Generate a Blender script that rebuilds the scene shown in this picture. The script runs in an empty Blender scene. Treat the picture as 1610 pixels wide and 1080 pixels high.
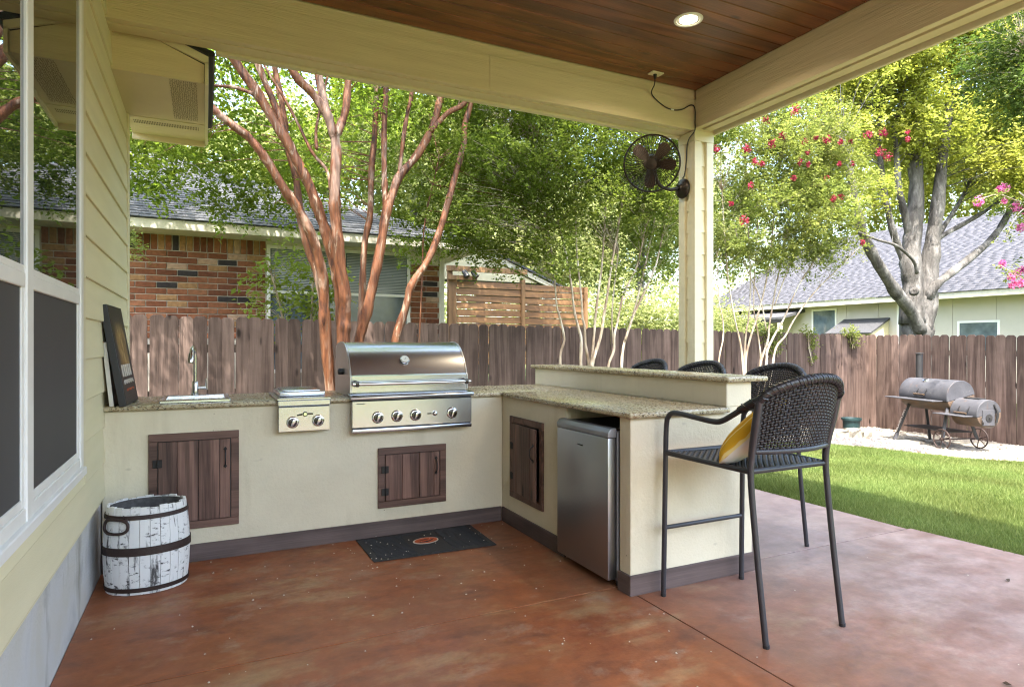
import bpy, bmesh, math, random
import numpy as np
from mathutils import Vector, Matrix, Quaternion
R_ = random.Random(7)
SC = bpy.context.scene
COL = SC.collection

# ------------------------------------------------------------------ camera, sky, sun, exposure
CAM = Vector((-1.979, -4.228, 1.30)); YAW = math.radians(25.95); FPX = 990.0
cam_d = bpy.data.cameras.new('camera'); cam = bpy.data.objects.new('camera', cam_d); COL.objects.link(cam)
cam.location = CAM; cam.rotation_euler = (math.radians(90), 0, -YAW)
cam_d.sensor_width = 36; cam_d.lens = 36*FPX/1610; cam_d.shift_y = 1/1610
cam_d.clip_start = 0.05; cam_d.clip_end = 600
SC.camera = cam
SUN = Vector((0.30, 0.40, -1.0)).normalized()
w = bpy.data.worlds.new('World'); SC.world = w; w.use_nodes = True
nt = w.node_tree; bg = nt.nodes['Background']
sky = nt.nodes.new('ShaderNodeTexSky'); sky.sky_type = 'NISHITA'; sky.sun_disc = False
sky.sun_elevation = math.asin(-SUN.z); sky.sun_rotation = math.atan2(-SUN.x, -SUN.y) % (2*math.pi)
sky.air_density = 1.3; sky.dust_density = 4.0; sky.ozone_density = 1.0
nt.links.new(sky.outputs[0], bg.inputs[0]); bg.inputs[1].default_value = 0.15
sl = bpy.data.lights.new('sun', 'SUN'); sl.energy = 2.1; sl.angle = math.radians(0.55); sl.color = (1.0, 0.95, 0.86)
so = bpy.data.objects.new('sun', sl); COL.objects.link(so); so.rotation_euler = SUN.to_track_quat('-Z', 'Y').to_euler()
so.location = (0, 0, 20)
SC.view_settings.view_transform = 'Standard'; SC.view_settings.look = 'None'
SC.view_settings.exposure = 3.28; SC.view_settings.gamma = 1.0; SC.view_settings.use_curve_mapping = False
SC.render.engine = 'CYCLES'
SC.cycles.max_bounces = 10; SC.cycles.diffuse_bounces = 6; SC.cycles.glossy_bounces = 4; SC.cycles.transmission_bounces = 6
SC.cycles.use_denoising = True; SC.cycles.filter_width = 1.15
SC.cycles.caustics_reflective = False; SC.cycles.caustics_refractive = False

# ------------------------------------------------------------------ helpers
FWD = Vector((math.sin(YAW), math.cos(YAW), 0)); RGT = Vector((math.cos(YAW), -math.sin(YAW), 0))
def at(px, py, Y):
    """world point on the plane at distance Y (measured from the photograph)"""
    d = FWD + RGT*((px-805)/FPX) + Vector((0, 0, (541-py)/FPX))
    return CAM + d*((Y-CAM.y)/d.y)

ROOTLOC = {}
def thing(name, label, cat, loc=(0, 0, 0), group=None):
    o = bpy.data.objects.new(name, None); COL.objects.link(o); o.location = loc; o.empty_display_size = .1
    o['label'] = label; o['category'] = cat
    if group: o['group'] = group
    ROOTLOC[o.name] = Vector(loc); return o
def tag(o, label, cat, group=None):
    o['label'] = label; o['category'] = cat
    if group: o['group'] = group
    return o
def rootloc(p):
    while p is not None:
        if p.name in ROOTLOC: return ROOTLOC[p.name]
        p = p.parent
    return Vector((0, 0, 0))
def finish(me, smooth):
    if smooth is True: me.polygons.foreach_set('use_smooth', [True]*len(me.polygons))
    elif smooth: me.shade_smooth() if False else me.polygons.foreach_set('use_smooth', [True]*len(me.polygons)); me.set_sharp_from_angle(angle=math.radians(smooth))
def obj(name, bm, m, parent=None, smooth=None, kind=None, norm=True):
    """bmesh in world coordinates (or local to a thing at the origin) -> ONE mesh object"""
    if norm: bmesh.ops.recalc_face_normals(bm, faces=bm.faces)
    off = rootloc(parent)
    if off.length: bmesh.ops.translate(bm, verts=bm.verts, vec=-off)
    me = bpy.data.meshes.new(name); bm.to_mesh(me); bm.free()
    if smooth:
        me.polygons.foreach_set('use_smooth', [True]*len(me.polygons))
        if smooth is not True: me.set_sharp_from_angle(angle=math.radians(smooth))
    me.materials.append(m)
    o = bpy.data.objects.new(name, me); COL.objects.link(o)
    if parent is not None: o.parent = parent
    if kind: o['kind'] = kind
    return o
def inst(name, me, parent, loc, rot=(0, 0, 0), scale=(1, 1, 1)):
    o = bpy.data.objects.new(name, me); COL.objects.link(o); o.parent = parent
    o.location = Vector(loc)-rootloc(parent); o.rotation_euler = rot; o.scale = scale; return o
def mesh(name, bm, m, smooth=None):
    bmesh.ops.recalc_face_normals(bm, faces=bm.faces)
    me = bpy.data.meshes.new(name); bm.to_mesh(me); bm.free(); me.materials.append(m)
    if smooth:
        me.polygons.foreach_set('use_smooth', [True]*len(me.polygons))
        if smooth is not True: me.set_sharp_from_angle(angle=math.radians(smooth))
    return me
def dup(o, parent=None):
    c = o.copy(); COL.objects.link(c)
    if parent is not None: c.parent = parent
    for ch in list(o.children): dup(ch, c)
    return c
def NB(): return bmesh.new()
def bx(bm, x0, x1, y0, y1, z0, z1, bev=0, seg=1, mtx=None):
    b2 = bmesh.new()
    vs = [b2.verts.new((x, y, z)) for x in (x0, x1) for y in (y0, y1) for z in (z0, z1)]
    for f in ((0, 1, 3, 2), (4, 6, 7, 5), (0, 4, 5, 1), (2, 3, 7, 6), (0, 2, 6, 4), (1, 5, 7, 3)): b2.faces.new([vs[i] for i in f])
    if bev: bmesh.ops.bevel(b2, geom=list(b2.edges), offset=bev, segments=seg, affect='EDGES', profile=.5)
    if mtx is not None: bmesh.ops.transform(b2, matrix=mtx, verts=b2.verts)
    merge(bm, b2); return bm
def merge(bm, b2):
    m = {}
    for v in b2.verts: m[v] = bm.verts.new(v.co)
    for f in b2.faces:
        try: bm.faces.new([m[v] for v in f.verts])
        except ValueError: pass
    b2.free()
def prism(bm, pts, axis, a0, a1, bev=0, seg=1):
    """extrude outline pts (2-D) along axis from a0 to a1"""
    def P(u, v, a):
        return {'X': (a, u, v), 'Y': (u, a, v), 'Z': (u, v, a)}[axis]
    b2 = bmesh.new()
    A = [b2.verts.new(P(u, v, a0)) for u, v in pts]; B = [b2.verts.new(P(u, v, a1)) for u, v in pts]
    n = len(pts)
    b2.faces.new(A); b2.faces.new(B[::-1])
    for i in range(n): b2.faces.new((A[i], A[(i+1) % n], B[(i+1) % n], B[i]))
    bmesh.ops.recalc_face_normals(b2, faces=b2.faces)
    if bev: bmesh.ops.bevel(b2, geom=list(b2.edges), offset=bev, segments=seg, affect='EDGES', profile=.5)
    merge(bm, b2); return bm
def crom(pts, n=6):
    """Catmull-Rom through the points"""
    P = [Vector(p) for p in pts]
    if len(P) < 3: return P
    P = [P[0]*2-P[1]]+P+[P[-1]*2-P[-2]]; out = []
    for i in range(1, len(P)-2):
        a, b, c, d = P[i-1:i+3]
        for k in range(n):
            t = k/n
            out.append(.5*((2*b)+(c-a)*t+(2*a-5*b+4*c-d)*t*t+(3*b-a-3*c+d)*t**3))
    out.append(P[-2]); return out
def tube(bm, pts, r, sides=8, cap=True, wob=0, flat=None, closed=False):
    P = [Vector(p) for p in pts]; n = len(P)
    if not hasattr(r, '__len__'): r = [r]*n
    elif len(r) != n:
        k = len(r)-1; r = [r[min(int(i*k/(n-1)), k-1)]*(1-(i*k/(n-1)-min(int(i*k/(n-1)), k-1)))+r[min(int(i*k/(n-1)), k-1)+1]*(i*k/(n-1)-min(int(i*k/(n-1)), k-1)) for i in range(n)]
    T = []
    for i in range(n):
        if closed: t = P[(i+1) % n]-P[i-1]
        else: t = P[min(i+1, n-1)]-P[max(i-1, 0)]
        T.append(t.normalized() if t.length > 1e-9 else Vector((0, 0, 1)))
    ref = Vector((0, 0, 1)) if abs(T[0].z) < .9 else Vector((1, 0, 0))
    u = T[0].cross(ref).normalized(); rings = []
    for i in range(n):
        if i: u = T[i-1].rotation_difference(T[i]) @ u
        u = (u-T[i]*u.dot(T[i])).normalized(); v = T[i].cross(u); ring = []
        for s in range(sides):
            a = 2*math.pi*s/sides; q = r[i]*(1+(R_.uniform(-wob, wob) if wob else 0))
            fu, fv = (1, 1) if flat is None else flat
            ring.append(bm.verts.new(P[i]+u*math.cos(a)*q*fu+v*math.sin(a)*q*fv))
        rings.append(ring)
    for i in range(n if closed else n-1):
        A, B = rings[i], rings[(i+1) % n]
        for s in range(sides):
            bm.faces.new((A[s], A[(s+1) % sides], B[(s+1) % sides], B[s]))
    if cap and not closed: bm.faces.new(rings[0][::-1]); bm.faces.new(rings[-1])
    return bm
def lathe(bm, prof, c, axis=(0, 0, 1), sides=24, cap=True):
    """prof: list of (radius, height) along axis from c"""
    ax = Vector(axis).normalized(); ref = Vector((0, 0, 1)) if abs(ax.z) < .9 else Vector((1, 0, 0))
    u = ax.cross(ref).normalized(); v = ax.cross(u); c = Vector(c); rings = []
    for r, h in prof:
        rings.append([bm.verts.new(c+ax*h+(u*math.cos(2*math.pi*s/sides)+v*math.sin(2*math.pi*s/sides))*r) for s in range(sides)])
    for A, B in zip(rings, rings[1:]):
        for s in range(sides): bm.faces.new((A[s], A[(s+1) % sides], B[(s+1) % sides], B[s]))
    if cap: bm.faces.new(rings[0][::-1]); bm.faces.new(rings[-1])
    return bm
def quad(bm, *p): bm.faces.new([bm.verts.new(q) for q in p]); return bm
def npmesh(name, V, F, m, parent=None, kind=None, tint=None, smooth=False):
    """large mesh from arrays; F is (n,3) or (n,4)"""
    off = rootloc(parent); V = np.asarray(V, np.float32)-np.array(off, np.float32)
    me = bpy.data.meshes.new(name); k = F.shape[1]; nf = len(F)
    me.vertices.add(len(V)); me.vertices.foreach_set('co', V.ravel())
    me.loops.add(nf*k); me.loops.foreach_set('vertex_index', F.ravel().astype(np.int32))
    me.polygons.add(nf); me.polygons.foreach_set('loop_start', np.arange(0, nf*k, k, dtype=np.int32))
    try: me.polygons.foreach_set('loop_total', np.full(nf, k, np.int32))
    except Exception: pass
    if tint is not None:
        at_ = me.attributes.new('tint', 'FLOAT', 'FACE'); at_.data.foreach_set('value', np.asarray(tint, np.float32))
    me.update(calc_edges=True)
    if smooth: me.polygons.foreach_set('use_smooth', [True]*nf)
    me.materials.append(m); o = bpy.data.objects.new(name, me); COL.objects.link(o)
    if parent is not None: o.parent = parent
    if kind: o['kind'] = kind
    return o
def text(name, s, size, m, parent, mtx, ext=.001):
    cu = bpy.data.curves.new(name, 'FONT'); cu.body = s; cu.size = size; cu.extrude = ext; cu.align_x = 'CENTER'; cu.align_y = 'CENTER'
    o = bpy.data.objects.new(name, cu); COL.objects.link(o)
    bpy.context.view_layer.update(); dg = bpy.context.evaluated_depsgraph_get()
    me = bpy.data.meshes.new_from_object(o.evaluated_get(dg)); bpy.data.objects.remove(o)
    me.transform(Matrix.Translation(-rootloc(parent)) @ mtx); me.materials.append(m)
    o = bpy.data.objects.new(name, me); COL.objects.link(o); o.parent = parent; return o

# ------------------------------------------------------------------ materials
def C(c): return (c[0], c[1], c[2], 1)
class N:
    def __init__(s, name):
        s.m = bpy.data.materials.new(name); s.m.use_nodes = True; s.t = s.m.node_tree; s.b = s.t.nodes['Principled BSDF']
        s.co = None
    def n(s, typ, **kw):
        q = s.t.nodes.new('ShaderNode'+typ)
        for k, v in kw.items(): setattr(q, k, v)
        return q
    def l(s, a, b): s.t.links.new(a, b)
    def coord(s, stretch=(1, 1, 1), rnd=False, which='Object'):
        tc = s.n('TexCoord'); mp = s.n('Mapping'); mp.inputs['Scale'].default_value = stretch
        s.l(tc.outputs[which], mp.inputs['Vector'])
        if rnd:
            oi = s.n('ObjectInfo'); mu = s.n('Math', operation='MULTIPLY'); mu.inputs[1].default_value = 53.7
            s.l(oi.outputs['Random'], mu.inputs[0]); s.l(mu.outputs[0], mp.inputs['Location'])
        return mp.outputs[0]
    def noise(s, co, scale, detail=4, rough=.55, dist=0):
        q = s.n('TexNoise'); q.inputs['Scale'].default_value = scale; q.inputs['Detail'].default_value = detail
        q.inputs['Roughness'].default_value = rough; q.inputs['Distortion'].default_value = dist; s.l(co, q.inputs['Vector']); return q.outputs['Fac']
    def voro(s, co, scale, feat='F1'):
        q = s.n('TexVoronoi', feature=feat); q.inputs['Scale'].default_value = scale; s.l(co, q.inputs['Vector']); return q
    def ramp(s, fac, stops, interp='LINEAR'):
        q = s.n('ValToRGB'); e = q.color_ramp.elements; q.color_ramp.interpolation = interp
        while len(e) < len(stops): e.new(.5)
        for el, (p, c) in zip(e, stops): el.position = p; el.color = C(c) if hasattr(c, '__len__') else (c, c, c, 1)
        s.l(fac, q.inputs[0]); return q.outputs[0]
    def rng(s, fac, a, b, c=0, d=1):
        q = s.n('MapRange'); q.inputs[1].default_value = a; q.inputs[2].default_value = b; q.inputs[3].default_value = c; q.inputs[4].default_value = d
        s.l(fac, q.inputs[0]); return q.outputs[0]
    def mix(s, fac, a, b, mode='MIX'):
        q = s.n('Mix', data_type='RGBA', blend_type=mode)
        for i, v in ((0, fac), (6, a), (7, b)):
            if hasattr(v, 'is_output') or isinstance(v, bpy.types.NodeSocket): s.l(v, q.inputs[i])
            elif i == 0: q.inputs[0].default_value = v
            else: q.inputs[i].default_value = C(v)
        return q.outputs[2]
    def hsv(s, col, val=None, hue=None, sat=None):
        q = s.n('HueSaturation'); s.l(col, q.inputs['Color'])
        for k, v in (('Value', val), ('Hue', hue), ('Saturation', sat)):
            if v is None: continue
            if isinstance(v, bpy.types.NodeSocket): s.l(v, q.inputs[k])
            else: q.inputs[k].default_value = v
        return q.outputs[0]
    def rnd(s): return s.n('ObjectInfo').outputs['Random']
    def bump(s, h, strength=.3, dist=.01):
        q = s.n('Bump'); q.inputs['Strength'].default_value = strength; q.inputs['Distance'].default_value = dist
        s.l(h, q.inputs['Height']); s.l(q.outputs[0], s.b.inputs['Normal'])
    def out(s, col=None, rough=.6, metal=0, spec=.5, **kw):
        b = s.b
        if col is not None:
            if isinstance(col, bpy.types.NodeSocket): s.l(col, b.inputs['Base Color'])
            else: b.inputs['Base Color'].default_value = C(col)
        if isinstance(rough, bpy.types.NodeSocket): s.l(rough, b.inputs['Roughness'])
        else: b.inputs['Roughness'].default_value = rough
        b.inputs['Metallic'].default_value = metal; b.inputs['Specular IOR Level'].default_value = spec
        for k, v in kw.items(): b.inputs[k].default_value = v
        return s.m
def plain(name, c, rough=.6, metal=0, spec=.5, c2=None, scale=8, stretch=(1, 1, 1), bump=0, bs=60, rnd=0, detail=4):
    s = N(name); co = s.coord(stretch, rnd=bool(rnd)); f = s.noise(co, scale, detail)
    col = s.mix(s.rng(f, .32, .68), c, c2 if c2 else tuple(x*.82 for x in c))
    if rnd: col = s.hsv(col, val=s.rng(s.rnd(), 0, 1, 1-rnd, 1+rnd))
    if bump: s.bump(s.noise(s.coord(stretch), bs, 3), bump)
    return s.out(col, rough, metal, spec)
def wood(name, dark, light, axis, rough=.6, rnd=.15, ring=9, bump=.25, spec=.4, knots=False, fine=40):
    """boards: rings stretched along the grain axis, knots, per-board tone"""
    s = N(name); st = [1, 1, 1]; st['XYZ'.index(axis)] = .07
    co = s.coord(tuple(st), rnd=True)
    a = s.noise(co, ring, 2, .5, .6); w_ = s.n('Math', operation='MULTIPLY'); w_.inputs[1].default_value = 26
    s.l(a, w_.inputs[0]); sn = s.n('Math', operation='SINE'); s.l(w_.outputs[0], sn.inputs[0])
    g = s.rng(sn.outputs[0], -1, 1); st2 = [1, 1, 1]; st2['XYZ'.index(axis)] = .03
    fn = s.noise(s.coord(tuple(st2), rnd=True), fine*3, 3, .6)
    v = s.n('Math', operation='MULTIPLY_ADD'); s.l(g, v.inputs[0]); v.inputs[1].default_value = .5; s.l(fn, v.inputs[2])
    v2 = s.rng(v.outputs[0], .3, 1.1); col = s.mix(v2, dark, light)
    blot = s.noise(s.coord((1, 1, 1), rnd=True), 3.5, 3); col = s.hsv(col, val=s.rng(blot, .3, .7, .82, 1.15))
    if knots:
        st3 = [1, 1, 1]; st3['XYZ'.index(axis)] = .4
        vo = s.voro(s.coord(tuple(st3), rnd=True), 4.2); k = s.rng(vo.outputs['Distance'], .05, .12)
        col = s.mix(k, tuple(x*.35 for x in dark), col)
    col = s.hsv(col, val=s.rng(s.rnd(), 0, 1, 1-rnd, 1+rnd))
    s.bump(v.outputs[0], bump, .004)
    return s.out(col, rough, 0, spec)
M = {}
def leafmat(name, dark, mid, light, trans=.45, rough=.5):
    s = N(name); a = s.n('Attribute', attribute_name='tint'); col = s.ramp(a.outputs['Fac'], [(0, dark), (.5, mid), (1, light)])
    big = s.noise(s.coord((1, 1, 1)), .9, 2); col = s.hsv(col, val=s.rng(big, .3, .7, .8, 1.2), hue=s.rng(big, .3, .7, .49, .51))
    s.b.inputs['Roughness'].default_value = rough; s.b.inputs['Specular IOR Level'].default_value = .12; s.l(col, s.b.inputs['Base Color'])
    tr = s.n('BsdfTranslucent'); tcol = s.hsv(col, val=1.65, sat=1.06); s.l(tcol, tr.inputs['Color'])
    mx = s.n('MixShader'); mx.inputs[0].default_value = trans; s.l(s.b.outputs[0], mx.inputs[1]); s.l(tr.outputs[0], mx.inputs[2])
    s.l(mx.outputs[0], s.t.nodes['Material Output'].inputs[0]); return s.m
def build_materials():
    M['siding'] = plain('cream siding paint', (.68, .625, .43), .55, c2=(.62, .57, .385), scale=3, stretch=(4, .5, 4), bump=.12, bs=90, rnd=.03)
    M['trim'] = plain('cream trim paint', (.66, .60, .42), .5, c2=(.60, .545, .38), scale=3, stretch=(.6, .6, 5), bump=.1, bs=70, rnd=.02)
    M['beam'] = plain('tan beam paint', (.62, .53, .35), .55, c2=(.55, .465, .30), scale=4, stretch=(.3, .3, 5), bump=.35, bs=26)
    M['white'] = plain('white vinyl', (.74, .735, .715), .35, c2=(.69, .685, .665))
    s = N('window glass'); s.out((.012, .014, .015), .015, 0, .5); s.b.inputs['IOR'].default_value = 2.1; M['glass'] = s.m
    s = N('dim glass'); f = s.noise(s.coord((1, 1, 1)), 2.0, 3); s.out(s.mix(s.rng(f, .35, .65), (.05, .07, .09), (.12, .16, .19)), .08, 0, .8); M['farglass'] = s.m
    s = N('insect screen'); co = s.coord((1, 1, 1)); f = s.noise(co, 1.2, 3); s.out(s.mix(f, (.030, .031, .035), (.060, .060, .064)), .55, 0, .35); M['screen'] = s.m
    s = N('foundation concrete'); co = s.coord((1, 1, 1)); f = s.noise(co, 1.7, 5, .6, .4); f2 = s.noise(s.coord((1, 1, .4)), 5, 4)
    col = s.ramp(f, [(.3, (.34, .345, .365)), (.5, (.49, .49, .495)), (.72, (.46, .44, .38))]); col = s.mix(s.rng(f2, .55, .75), col, (.24, .23, .20)); s.bump(s.noise(co, 70, 4), .25); s.out(col, .85); M['found'] = s.m
    # stained patio concrete: red stain worn through to buff patches
    s = N('stained concrete'); co = s.coord((1, 1, 1)); a = s.noise(co, .75, 7, .68, .3); b = s.noise(s.coord((1.2, 2.4, 1)), 1.5, 8, .66, .15); c = s.noise(co, 11, 6, .7)
    col = s.ramp(a, [(.30, (.165, .042, .014)), (.44, (.240, .074, .025)), (.56, (.215, .084, .038)), (.70, (.185, .098, .056))])
    col = s.mix(s.rng(b, .53, .66, 0, .8), col, (.30, .175, .080)); col = s.mix(s.rng(b, .32, .46, .7, 0), col, (.095, .034, .019))
    d = s.noise(s.coord((1.2, 1.6, 1)), 2.4, 9, .70, .2); col = s.mix(s.rng(d, .56, .70, 0, .6), col, (.31, .225, .15)); col = s.mix(s.rng(d, .34, .42, .5, 0), col, (.22, .060, .022))
    sx = s.n('SeparateXYZ'); s.l(s.coord((1, 1, 1)), sx.inputs[0]); sky_sheen = s.rng(sx.outputs[0], -.1, 1.3, 0, .85)  # sky sheen painted as grey-mauve, rising towards the lawn side
    col = s.mix(sky_sheen, col, s.mix(s.rng(d, .38, .62), (.185, .122, .112), (.30, .232, .212)))
    col = s.hsv(col, val=s.rng(c, .3, .7, .80, 1.2)); s.bump(c, .16, .01)
    s.out(col, s.rng(d, .3, .7, .34, .55), 0, .45); M['patio'] = s.m
    M['grout'] = plain('dark joint', (.05, .025, .018), .9)
    s = N('painted stucco'); co = s.coord((1, 1, 1)); f = s.noise(co, 1.4, 6, .65, .3); g = s.noise(s.coord((1.4, 1.4, .22)), 3.0, 5, .6)
    col = s.mix(s.rng(f, .35, .7), (.66, .60, .455), (.56, .505, .375)); col = s.mix(s.rng(g, .58, .76, 0, .5), col, (.40, .345, .24))
    v1 = s.voro(co, 5.5); col = s.mix(s.rng(v1.outputs['Distance'], .018, .026, .8, 0), col, (.10, .085, .07)); v2 = s.voro(s.coord((1, 1, 1.9)), 2.3); col = s.mix(s.rng(v2.outputs['Distance'], .020, .05, .5, 0), col, (.30, .26, .19))
    sc = s.noise(s.coord((2, 2, 14)), 2.2, 3, .6); col = s.mix(s.rng(sc, .70, .76, 0, .35), col, (.34, .31, .26))
    s.bump(s.noise(co, 48, 5, .65), .38, .008); s.out(col, .78, 0, .3); M['stucco'] = s.m
    s = N('granite'); co = s.coord((1, 1, 1)); v = s.voro(s.mix(.05, co, s.n('TexNoise').outputs['Color']), 105); f = s.noise(co, 60, 4, .7); g = s.noise(co, 6, 3)
    col = s.ramp(v.outputs['Color'], [(.0, (.025, .020, .018)), (.22, (.16, .105, .06)), (.40, (.34, .28, .18)), (.66, (.40, .36, .26)), (.86, (.60, .58, .53))], 'CONSTANT')
    col = s.mix(s.rng(f, .42, .60, .25, .9), col, s.mix(s.rng(g, .4, .6), (.24, .205, .125), (.33, .29, .195))); s.out(col, .16, 0, .5); M['granite'] = s.m
    col = s.ramp(v.outputs['Color'], [(.10, (.035, .028, .022)), (.26, (.22, .15, .085)), (.50, (.42, .36, .23)), (.74, (.50, .46, .34)), (.92, (.62, .60, .54))], 'CONSTANT')
    col = s.mix(s.rng(f, .45, .62), col, s.mix(s.rng(g, .4, .6), (.36, .31, .19), (.44, .38, .25))); s.out(col, .22, 0, .5); M['granite'] = s.m
    M['kick'] = wood('brown kickboard', (.060, .042, .040), (.115, .082, .075), 'X', .65, .05, ring=5, bump=.4)
    M['kicky'] = wood('brown kickboard end', (.060, .042, .040), (.115, .082, .075), 'Y', .65, .05, ring=5, bump=.4)
    M['doorwood'] = wood('stained cedar door', (.040, .018, .013), (.215, .118, .090), 'Z', .55, .25, ring=5.0, bump=.4, knots=True)
    M['doorframe'] = wood('stained cedar frame', (.052, .026, .019), (.145, .078, .058), 'X', .55, .12, ring=5.5, bump=.35)
    M['iron'] = plain('black iron', (.018, .017, .017), .5, .4, bump=.2)
    def steel(nm, ax, c=(.49, .50, .52), r=.25):
        s = N(nm); st = [900, 900, 900]; st['XYZ'.index(ax)] = 6; co = s.coord(tuple(st)); f = s.noise(co, 1, 3)
        cl = s.noise(s.coord((1, 1, 1)), 3, 3); s.out(s.mix(f, tuple(x*.96 for x in c), c), r, 1); return s.m
    M['steel'] = steel('brushed steel', 'X'); M['steelz'] = steel('brushed steel upright', 'Z', (.50, .50, .50), .33)
    M['fridge'] = steel('silver fridge door', 'Z', (.36, .36, .365), .36)
    M['chrome'] = plain('chrome', (.75, .75, .75), .08, 1); M['knob'] = plain('knob steel', (.55, .54, .53), .18, 1)
    M['bezel'] = plain('dark knob bezel', (.06, .055, .05), .25, .8)
    M['sink'] = plain('sink steel', (.66, .68, .72), .22, 1); M['black'] = plain('black plastic', (.014, .014, .016), .45)
    M['fgrey'] = plain('fridge grey plastic', (.22, .23, .25), .3, .3)
    M['ceil'] = wood('stained pine ceiling', (.070, .022, .008), (.20, .070, .027), 'X', .34, .2, ring=5, bump=.2, knots=True, spec=.5)
    M['fence'] = wood('stained fence picket', (.058, .037, .030), (.132, .090, .074), 'Z', .85, .30, ring=7, bump=.5, knots=True, spec=.2)
    M['rail'] = wood('fence rail', (.10, .07, .06), (.18, .13, .11), 'X', .85, .1)
    M['wicker'] = plain('black resin wicker', (.020, .019, .022), .38, bump=.1)
    M['frame'] = plain('black powder coat', (.026, .026, .032), .42)
    M['fanbr'] = plain('bronze fan', (.030, .022, .017), .4, .5); M['fanbl'] = plain('fan blade brown', (.055, .025, .016), .5)
    M['brickm'] = plain('mortar', (.42, .37, .31), .95, bump=.3)
    s = N('brick'); co = s.coord((1, 1, 1), rnd=True); col = s.ramp(s.rnd(), [(0, (.165, .060, .030)), (.25, (.205, .080, .040)), (.42, (.130, .048, .026)), (.58, (.036, .030, .030)), (.68, (.235, .100, .052)), (.80, (.34, .22, .15)), (.90, (.27, .15, .07))], 'CONSTANT')
    col = s.hsv(col, val=s.rng(s.noise(co, 25, 4), .3, .7, .75, 1.25)); s.bump(s.noise(co, 90, 4), .4, .004); s.out(col, .9, 0, .2); M['brick'] = s.m
    M['shingle'] = plain('dark asphalt shingle', (.038, .039, .043), .9, c2=(.062, .062, .067), scale=40, bump=.5, bs=150, rnd=.28)
    M['shingle2'] = plain('grey asphalt shingle', (.042, .043, .053), .9, c2=(.070, .071, .084), scale=6, stretch=(1, 1, 1), bump=.4, bs=120)
    M['fascia'] = plain('pale fascia paint', (.60, .565, .47), .5); M['rhwall'] = plain('sage house panel', (.47, .435, .375), .6, c2=(.43, .40, .34), scale=2, rnd=.02)
    M['cedar'] = wood('cedar slat', (.080, .038, .014), (.19, .10, .040), 'X', .6, .14, ring=4, knots=True)
    M['cedarz'] = wood('cedar post', (.10, .052, .022), (.21, .12, .056), 'Z', .6, .1, ring=4)
    M['bark'] = N('cinnamon bark').m
    s = N('cinnamon crape bark'); co = s.coord((1, 1, .20)); f = s.noise(co, 8, 6, .65, 1.6); g = s.noise(s.coord((1, 1, .10)), 26, 4); h = s.noise(s.coord((1, 1, .3)), 3.0, 4, .6, .8)
    col = s.ramp(f, [(.35, (.036, .012, .005)), (.43, (.095, .032, .012)), (.52, (.150, .056, .022)), (.58, (.115, .060, .034)), (.63, (.31, .215, .15))]); col = s.mix(s.rng(h, .56, .62, 0, .7), col, (.30, .20, .145)); col = s.hsv(col, val=s.rng(g, .3, .7, .62, 1.3)); s.bump(g, .8, .02); s.out(col, .6, 0, .35); M['bark'] = s.m
    s = N('pale crape bark'); co = s.coord((1, 1, .25)); f = s.noise(co, 9, 4); s.out(s.ramp(f, [(.35, (.22, .15, .095)), (.5, (.40, .32, .23)), (.65, (.56, .50, .41))]), .7); M['palebark'] = s.m
    s = N('grey bark'); co = s.coord((1, 1, .3)); f = s.noise(co, 6, 6, .65, .5); g = s.noise(co, 20, 4); col = s.ramp(f, [(.32, (.042, .038, .035)), (.46, (.095, .088, .082)), (.58, (.15, .14, .132)), (.70, (.30, .285, .27))]); s.bump(s.noise(s.coord((1, 1, .25)), 30, 6, .7), 1.0, .05); s.out(col, .9, 0, .2); M['greybark'] = s.m
    M['leaf_near'] = leafmat('crape leaf', (.064, .094, .011), (.122, .166, .024), (.20, .245, .050), .58)
    M['leaf_mid'] = leafmat('crape leaf in the middle', (.064, .088, .013), (.112, .146, .025), (.19, .22, .052), .58)
    M['leaf_right'] = leafmat('flowering crape leaf', (.088, .112, .024), (.153, .180, .043), (.24, .26, .082), .52)
    M['leaf_big'] = leafmat('yellow green leaf', (.165, .182, .030), (.26, .275, .056), (.35, .36, .105), .58)
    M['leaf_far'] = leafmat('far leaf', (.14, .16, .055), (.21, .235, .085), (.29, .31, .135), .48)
    M['leaf_haze'] = leafmat('haze-paled leaf', (.12, .145, .105), (.18, .21, .155), (.24, .265, .21), .3)  # distance haze put into the leaf colour
    M['leaf_dark'] = leafmat('deep green leaf', (.035, .055, .012), (.06, .09, .018), (.10, .14, .03), .45)
    M['petal_red'] = leafmat('red petal', (.13, .010, .022), (.22, .018, .042), (.34, .06, .10), .2)
    M['petal_pink'] = leafmat('pink petal', (.36, .06, .19), (.50, .12, .29), (.62, .25, .42), .3)
    M['grassblade'] = leafmat('grass blade', (.075, .108, .026), (.122, .158, .044), (.185, .220, .075), .35)
    s = N('lawn soil'); f = s.noise(s.coord((1, 1, 1)), 3, 5); s.out(s.mix(f, (.045, .068, .016), (.080, .105, .028)), .95, 0, .1); M['lawn'] = s.m
    s = N('ground'); f = s.noise(s.coord((1, 1, 1)), .8, 5); s.out(s.mix(s.rng(f, .35, .65), (.055, .085, .022), (.11, .12, .045)), .95, 0, .1); M['ground'] = s.m
    s = N('white gravel'); co = s.coord((1, 1, 1)); v = s.voro(co, 38); f = s.noise(co, 1.6, 5, .6); col = s.mix(s.rng(f, .35, .62), (.27, .258, .235), (.15, .142, .13)); col = s.mix(s.rng(v.outputs['Distance'], .35, .7, 0, .4), col, (.2, .19, .17)); s.bump(v.outputs['Distance'], .6, .02); s.out(col, .95, 0, .15); M['gravel'] = s.m
    M['stone'] = plain('limestone', (.29, .262, .215), .95, c2=(.15, .135, .11), scale=6, bump=.6, bs=30, rnd=.15)
    M['mulch'] = plain('mulch', (.030, .026, .026), .95, c2=(.085, .078, .08), rnd=.3, scale=14)
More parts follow.
